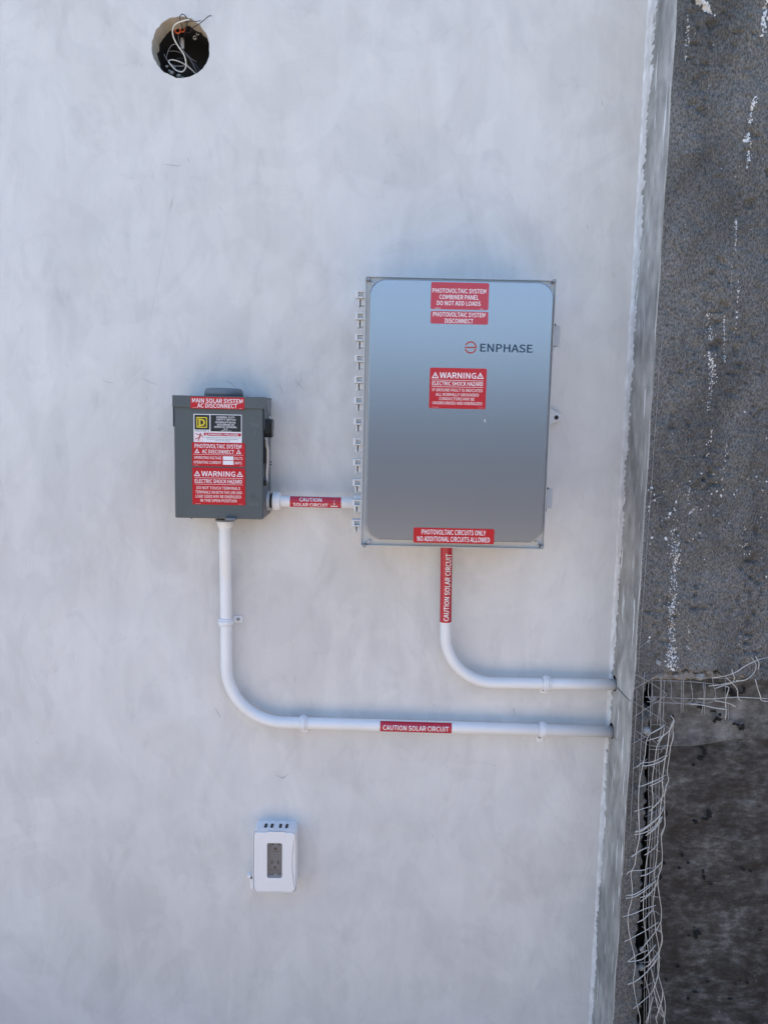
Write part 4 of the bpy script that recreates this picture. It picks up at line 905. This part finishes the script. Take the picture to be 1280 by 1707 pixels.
# ================================================================== CONDUITS
PR = .0122
def axis_arc(p0, corner, p1, r, n=14):
    """Path p0 -> round bend at corner -> p1."""
    a = (p0 - corner).normalized(); b = (p1 - corner).normalized()
    ang = a.angle(b); t = r / math.tan(ang / 2); s0 = corner + a * t; s1 = corner + b * t
    bis = (a + b).normalized(); cen = corner + bis * (r / math.sin(ang / 2)); out = [p0, p0.lerp(s0, .5), s0]
    u = (s0 - cen).normalized(); v = (s1 - cen).normalized(); w_ = u.angle(v)
    for i in range(1, n): t_ = i / n; out.append(cen + (u * math.sin((1 - t_) * w_) + v * math.sin(t_ * w_)) / math.sin(w_) * r)
    return out + [s1, s1.lerp(p1, .5), p1]
def wrap_text(s, cap_m, p0, p1, ax_y, r, off=.0055):
    """Text bent round a pipe from world point p0 to p1 (axis points), reading along it, on its room side."""
    v, f = glyphs(s, off); bm = bmesh.new(); vs = [bm.verts.new((a[0], a[1], 0)) for a in v]
    for q in f:
        try: bm.faces.new([vs[i] for i in q])
        except ValueError: pass
    for k in range(-5, 6):
        bmesh.ops.bisect_plane(bm, geom=bm.verts[:] + bm.edges[:] + bm.faces[:], plane_co=(0, k / 11, 0), plane_no=(0, 1, 0))
    ax = p1 - p0; L_ = ax.length; ax.normalize(); side = Vector((0, -1, 0)); upv = ax.cross(side) * -1
    if upv.z < 0 and abs(ax.z) < .5: upv = -upv
    mb = MB(); bm.verts.index_update(); P = []
    for q in bm.verts:
        th = q.co.y * cap_m / r; P.append(p0 + ax * ((q.co.x + .5) * L_) + (side * math.cos(th) + upv * math.sin(th)) * r)
    mb.add(P, [tuple(x.index for x in q.verts) for q in bm.faces]); bm.free(); return mb
def wrap_band(p0, p1, r, a0, a1, n=20, t=.0006):
    ax = (p1 - p0).normalized(); side = Vector((0, -1, 0)); upv = ax.cross(side) * -1
    if upv.z < 0 and abs(ax.z) < .5: upv = -upv
    mb = MB(); rings = []
    for p in (p0, p1):
        o = [p + (side * math.cos(a) + upv * math.sin(a)) * (r + t) for a in [a0 + (a1 - a0) * i / n for i in range(n + 1)]]
        i_ = [p + (side * math.cos(a) + upv * math.sin(a)) * (r - .0002) for a in [a1 + (a0 - a1) * i / n for i in range(n + 1)]]
        rings.append(o + i_)
    return mb.loft(rings)
DT = '%s'
# long conduit from the switch
cA = thing('electrical_conduit', 'long white conduit bending from below the grey switch box along to the pier', 'conduit', at(377, 1000, 0))
pA0 = at(375.5, 868, .052); pA1 = at(376.5, 960, DP + .003); pA2 = at(377.5, 1050, DP)
cor = at(378.5, 1201.5, DP); pEnd = at(1021, 1220, DP) + Vector((.02, 0, 0))
lead = smoothline([pA0, at(375.6, 905, .049), at(376.3, 940, .036), pA1, at(377, 1000, DP), pA2], 6)
path = lead[:-1] + axis_arc(pA2, cor, pEnd, .120, 22)[0:]
MB().tube(path, PR, 24).build('pipe', M['pipe'], cA, smooth=True)
z = pA0.z; MB().lathe((pA0.x, -.052, z + .002), (0, 0, -1), [(PR + .0038, 0), (PR + .0038, .009), (PR + .0030, .013), (PR + .0004, .0165), (PR + .0004, .020)], 28).build('adapter', M['pipe'], cA, smooth=False, bevel=.0006)
MB().lathe((pA0.x + .001, -.056, z + .0035), (0, 0, -1), [(.019, 0), (.019, .0032), (.016, .0034)], 24).build('locknut', M['hub'], cA)
ta, tb = at(633, 1209, DP - 0), at(752.5, 1210.2, DP)
def onaxis(px): # point of the long run's axis over photo column px
    s1 = path[-3]; t = (at(px, 1209, DP).x - s1.x) / (pEnd.x - s1.x); return s1.lerp(pEnd, t)
p0, p1 = onaxis(633.6), onaxis(752)
tp = wrap_band(p0, p1, PR, R(-66), R(66)).build('caution_tape', M['crimson'], cA)
q0, q1 = onaxis(638.3), onaxis(747); wrap_text('CAUTION SOLAR CIRCUIT', 9.4 * msz(DP), q0, q1, 0, PR + .0009).build('lettering', M['white_ink'], tp)
# short conduit between the two boxes
cB = thing('electrical_conduit', 'short straight white conduit joining the switch box to the large enclosure', 'conduit', at(520, 837, .045))
DQ = .045
b0 = at(441, 834.5, DQ); b1 = at(606, 838.8, DQ); b1.x = FX0 + .01
MB().tube([b0, b0.lerp(b1, .3), b0.lerp(b1, .7), b1], PR - .0006, 24).build('pipe', M['pipe'], cB, smooth=True)
ax = (b1 - b0).normalized()
def along(p0, ax, h0, prof, name, m, par, n=28, **kw): return MB().lathe(p0 + ax * h0, ax, prof, n).build(name, m, par, **kw)
kq = msz(DQ)
along(b0, ax, 2.5 * kq, [(16 * kq, 0), (16.5 * kq, 1 * kq), (16.5 * kq, 6 * kq), (15.5 * kq, 7.5 * kq), (13 * kq, 7.6 * kq)], 'locknut', mat('nut_grey', (.42, .43, .45), .4, .2), cB, bevel=.0005)
along(b0, ax, 9 * kq, [(12.5 * kq, 0), (12.5 * kq, 6.2 * kq)], 'gap_ring', M['black_plastic'], cB)  # black ring filling the dark gap between locknut and adapter
along(b0, ax, 14.5 * kq, [(15 * kq, 0), (15.4 * kq, 1 * kq), (15.2 * kq, 11.5 * kq), (14 * kq, 12.5 * kq), (11 * kq, 12.6 * kq)], 'adapter', M['pipe'], cB, bevel=.0005)
along(b1, -ax, .0, [(13 * kq, 0), (13.5 * kq, 1 * kq), (13.5 * kq, 22 * kq), (11.5 * kq, 23 * kq)], 'adapter', M['pipe'], cB, bevel=.0005)
def onB(px): t = (at(px, 837, DQ).x - b0.x) / (b1.x - b0.x); return b0.lerp(b1, t)
tp = wrap_band(onB(484.4), onB(569), PR - .0006, R(-60), R(64)).build('caution_tape', M['crimson'], cB)
for s_, x0, x1, off_ in (('CAUTION', 500, 537, 4.6), ('SOLAR CIRCUIT', 490, 547.5, -4.4)):
    o = wrap_text(s_, 6.6 * kq, onB(x0), onB(x1), 0, PR + .0003)
    th = off_ * kq / PR                                     # turn the line round the pipe to its own height
    c0 = onB(520); o.v = [tuple(c0 + Matrix.Rotation(-th, 3, ax) @ (Vector(p) - c0)) if True else p for p in o.v]
    o.build('lettering', M['white_ink'], tp)
mb = MB(); d = DQ + PR * .99 + .0006; triangle(mb, 557, 839.5, 12, d); 
mbv = []
for p in mb.v:
    c0 = onB(557); dz = p[2] - c0.z; rr_ = PR + .0003; mbv.append((p[0], c0.y - math.sqrt(max(rr_ * rr_ - dz * dz, 1e-8)) , p[2]))
mb.v = mbv; mb.build('warning_triangle', M['white_ink'], tp)
# conduit dropping from the combiner box
cC = thing('electrical_conduit', 'white conduit dropping from the large enclosure and turning into the pier', 'conduit', at(743, 1000, 0))
c0 = at(743.5, 912, DP + .012); c1 = at(742.6, 1036, DP + .002); cor = at(742.2, 1137.2, DP); cE = H1 + Vector((.02, 0, 0))
c0.z = FZ0 + .008
path = [c0, c0.lerp(c1, .5)] + axis_arc(c1, cor, cE, .104, 22)
MB().tube(path, PR - .0006, 24).build('pipe', M['pipe'], cC, smooth=True)
t0 = c0.lerp(c1, .07); tp = wrap_band(c1, t0, PR - .0006, R(-88), R(88)).build('caution_tape', M['crimson'], cC)
q0 = at(743, 1033, DP + .002); q1 = at(743.0, 921, DP + .010); q0.x = c1.x; q1.x = c1.x; q0.y = c1.y; q1.y = c0.y
wrap_text('CAUTION SOLAR CIRCUIT', 9.2 * msz(DP), q0, q1, 0, PR + .0003).build('lettering', M['white_ink'], tp)

# ---- straps: one-hole clips round the conduits, built once and copied
def make_strap(p, ax, tabdir, label, reach=.0175):
    o = thing('conduit_strap', label, 'pipe strap', (p.x, 0, p.z), 'one-hole straps holding the conduits')
    out = Vector((0, -1, 0)); ax = ax.normalized(); td = tabdir.normalized(); W = .0078
    prof = []
    def ringpt(a, r): return p + (out * math.cos(a) + td * math.sin(a)) * r
    a_list = [R(-112 + 215 * i / 20) for i in range(21)]
    rings = []
    for s_ in (-1, -.60, -.42, .42, .60, 1):
        b = .0042 if abs(s_) < .5 else .0022
        rings.append([ringpt(a, PR + b) + ax * (s_ * W) for a in a_list] + [ringpt(a, PR + .0001) + ax * (s_ * W) for a in a_list[::-1]])
    MB().loft(rings).build('band', M['strap'], o, bevel=.0004, seg=1)
    e1 = p + td * (PR + .0005); e1.y = 0; L_ = reach
    q = [(-W * .95, -.001), (W * .95, -.001), (W * .95, L_ * .8), (W * .75, L_), (-W * .75, L_), (-W * .95, L_ * .8)]
    base = [e1 + ax * a + td * b for a, b in q]
    tb_ = MB().loft([[v + Vector((0, -.0004, 0)) for v in base], [v + Vector((0, -.0026, 0)) for v in base]]).build('tab', M['strap'], o, bevel=.0007)
    c = e1 + td * L_ * .52
    MB().lathe((c.x, -.0026, c.z), (0, -1, 0), [(.0036, 0), (.0036, .0008), (.0026, .0019), (.0008, .0021)], 12).build('screw', M['screw_grey'], o, smooth=True)
    return o
run = (pEnd - path[0]); axh = (pEnd - onaxis(600)) if False else (at(1021, 1220, DP) - at(480, 1203.6, DP))
s1 = make_strap(at(376.8, 1036.5, DP), Vector((0, 0, 1)), Vector((1, 0, 0)), 'white strap on the upright conduit with its screw tab to the right')
def rep(px, py, label):
    dl = Vector((at(px, py, DP).x - WL_ref.x, 0, at(px, py, DP).z - WL_ref.z))
    o = s2.copy(); COL.objects.link(o); o.location = s2.location + dl; o['label'] = label
    for ch in s2.children:
        c = ch.copy(); COL.objects.link(c); c.parent = o; c.matrix_parent_inverse = ch.matrix_parent_inverse
    return o
WL_ref = at(506, 1204.6, DP)
s2 = make_strap(WL_ref, axh, Vector((0, 0, -1)), 'white strap just after the bend of the long conduit')
make_strap(at(903.5, 1216.2, DP), axh, Vector((0, 0, -1)), 'white strap with its screw showing below, on the lower conduit near the pier', .0245)
rep(909.5, 1138.4, 'white strap on the upper conduit near the pier')

# ================================================================== OUTLET
ol = thing('outdoor_outlet', 'white weatherproof outlet box with small clear window low on the wall', 'electrical outlet', at(458, 1487, 0))
DO = .040
x0, x1, z0, z1 = rectw((421.6, 1383.0), (495.0, 1488), DO)
k = msz(DO)
bx0, bx1, bz0, bz1 = rectw((419.5, 1366.8), (496.5, 1484), .004)
# body: chamfered shoulders at the top
def body_ring(a, b, c, d_, ch, r, dep):
    pts = []
    for cx, cz, a0 in ((b - r, d_ - r, 0), (a + r, d_ - r, 90), (a + r, c + r, 180), (b - r, c + r, 270)):
        for i in range(7): t = R(a0 + 15 * i); pts.append((cx + r * math.cos(t), -dep, cz + r * math.sin(t)))
    return pts
e_ = lambda q, dep, r=.0112: body_ring(x0 + q, x1 - q, z0 + q, z1 - q, 0, r, dep)
MB().loft([body_ring(x0 + .0016, x1 - .0022, z0 + .001, z1 - .0002, 0, .009, .0), e_(.0008, .018), e_(.0002, .034), e_(0, .0412), e_(.0014, .0412, .0098), e_(.0015, .0300, .0098)], (True, True)).build('back_box', M['outlet'], ol, bevel=.0005)
# cover: frame with window opening
cx0, cx1, cz0, cz1 = x0 + .0023, x1 - .0023, z0 + .0023, z1 - .0023
wx0, wx1, wz0, wz1 = rectw((444.8, 1406.2), (470.2, 1465.6), .047)
def waist(pts, amt):
    out = []
    zc = (cz0 + cz1) / 2; hh = (cz1 - cz0) / 2; xc = (cx0 + cx1) / 2; hw = (cx1 - cx0) / 2
    for x, z in pts:
        t = 1 - ((z - zc) / hh) ** 2; out.append((xc + (x - xc) * (1 - amt * max(0, t) ** 1.3), z))
    return out
def dense(a, b, c, d_, r, n=10):
    """Rounded rectangle with points along its long sides too."""
    pts = []
    cs = ((b - r, d_ - r, 0), (a + r, d_ - r, 90), (a + r, c + r, 180), (b - r, c + r, 270))
    for i, (px, pz, a0) in enumerate(cs):
        for j in range(7): t = R(a0 + 15 * j); pts.append((px + r * math.cos(t), pz + r * math.sin(t)))
        nx_, nz_, na = cs[(i + 1) % 4]; e0 = pts[-1]; e1 = (nx_ + r * math.cos(R(na)), nz_ + r * math.sin(R(na)))
        for j in range(1, n): pts.append((e0[0] + (e1[0] - e0[0]) * j / n, e0[1] + (e1[1] - e0[1]) * j / n))
    return pts
o0 = dense(cx0, cx1, cz0, cz1, .0095); o1 = dense(cx0 + .0006, cx1 - .0006, cz0 + .0006, cz1 - .0006, .009); o2 = waist(dense(cx0 + .0009, cx1 - .0009, cz0 + .0009, cz1 - .0009, .0088), .045); o3 = waist(dense(cx0 + .0020, cx1 - .0020, cz0 + .0012, cz1 - .0012, .0082), .19)
i0 = dense(wx0, wx1, wz0, wz1, .0045); i1 = dense(wx0 + .0006, wx1 - .0006, wz0 + .0006, wz1 - .0006, .004)
ow_ = waist(dense(cx0 + .0012, cx1 - .0012, cz0 + .0012, cz1 - .0012, .0085), .17); ow2 = waist(dense(cx0 + .0018, cx1 - .0018, cz0 + .0018, cz1 - .0018, .0080), .17)
mb = MB(); mb.loft([D3(o0, .0305), D3(o0, .0402), D3(o1, .0408), D3(ow_, .0409), D3(ow_, .0436), D3(ow2, .0444), D3(i0, .0446), D3(i1, .0440), D3(i1, .0330)], (False, False))
cv = mb.build('cover', M['outlet'], ol, bevel=.0005)
# receptacle seen through the window
rp = MB().prism(rrect(wx0 - .001, wx1 + .001, wz0 - .001, wz1 + .001, .004, 4), .0315, .0323).build('receptacle', M['receptacle'], ol)
Zo = lambda x, y: (390 + x / 9.143, 1340 + y / 9.143)
def rq(xa, ya, xb, yb, d): return rectw(Zo(xa, ya), Zo(xb, yb), d)
mb = MB()
for xa, ya, xb, yb in ((612, 665, 655, 705), (572, 862, 592, 918), (665, 868, 685, 915), (605, 955, 645, 985), (588, 1060, 615, 1120), (595, 720, 690, 727), (505, 1000, 690, 1008), (575, 606, 605, 628), (675, 608, 705, 628), (600, 1070, 650, 1085), (630, 1100, 640, 1130)):
    a, b, c, e = rq(xa, ya, xb, yb, .0327); mb.prism(rrect(a, b, c, e, min(b - a, e - c) * .3, 3), .0318, .0327)
mb.build('socket_slots', M['slot'], rp)
a, b, c, e = rq(595, 1090, 655, 1140, .0402); MB().prism(rrect(a, b, c, e, .002, 4), .0318, .0331).build('reset_screw', M['tin'], rp)
gl = bpy.data.materials.new('smoked_clear_plastic'); gl.use_nodes = True; p = gl.node_tree.nodes['Principled BSDF']
p.inputs['Base Color'].default_value = (.84, .87, .92, 1); p.inputs['Roughness'].default_value = .04; p.inputs['Transmission Weight'].default_value = 1; p.inputs['IOR'].default_value = 1.35
a, b, c, e = wx0 + .0004, wx1 - .0004, wz0 + .0004, wz1 - .0004
MB().prism(rrect(a, b, c, e, .004, 4), .0428, .0436).build('window', gl, ol)
# rain vents in the top face
for xa in (466, 560, 690, 786):
    a = at(*Zo(xa, 325), DO - .014); MB().box(a.x, a.x + 4.4 * k, .016, .030, z1 - .004, z1 + .0012).build('vent_slot', M['slot'], ol)
for xa, xb in ((350, 420), (880, 950)):
    pass
# faint moulded panels at the top and bottom of the cover
for xa, ya, xb, yb in ((500, 425, 780, 525), (440, 1200, 780, 1290)):
    a, b, c, e = rq(xa, ya, xb, yb, .0446); MB().prism(rrect(a, b, c, e, .0015, 4), .0430, .04465).build('moulded_panel', M['outlet'], cv, bevel=.0003)
# padlock tab on the left
kx = at(*Zo(235, 1100), .03); MB().lathe((kx.x, -.020, kx.z), (0, -1, 0), [(.0048, 0), (.0048, .011), (.0036, .013), (.0012, .0131)], 16).build('lock_knob', M['outlet'], ol, smooth=False, bevel=.0005)
a, b, c, e = rq(245, 1140, 300, 1300, .03); MB().box(a, b + .002, .022, .030, c, e).build('lock_tab', M['outlet'], ol, bevel=.0012)
a, b, c, e = rq(252, 1105, 275, 1140, .0315); MB().box(a, b, .03, .0325, c, e).build('lock_slot', M['slot'], ol)
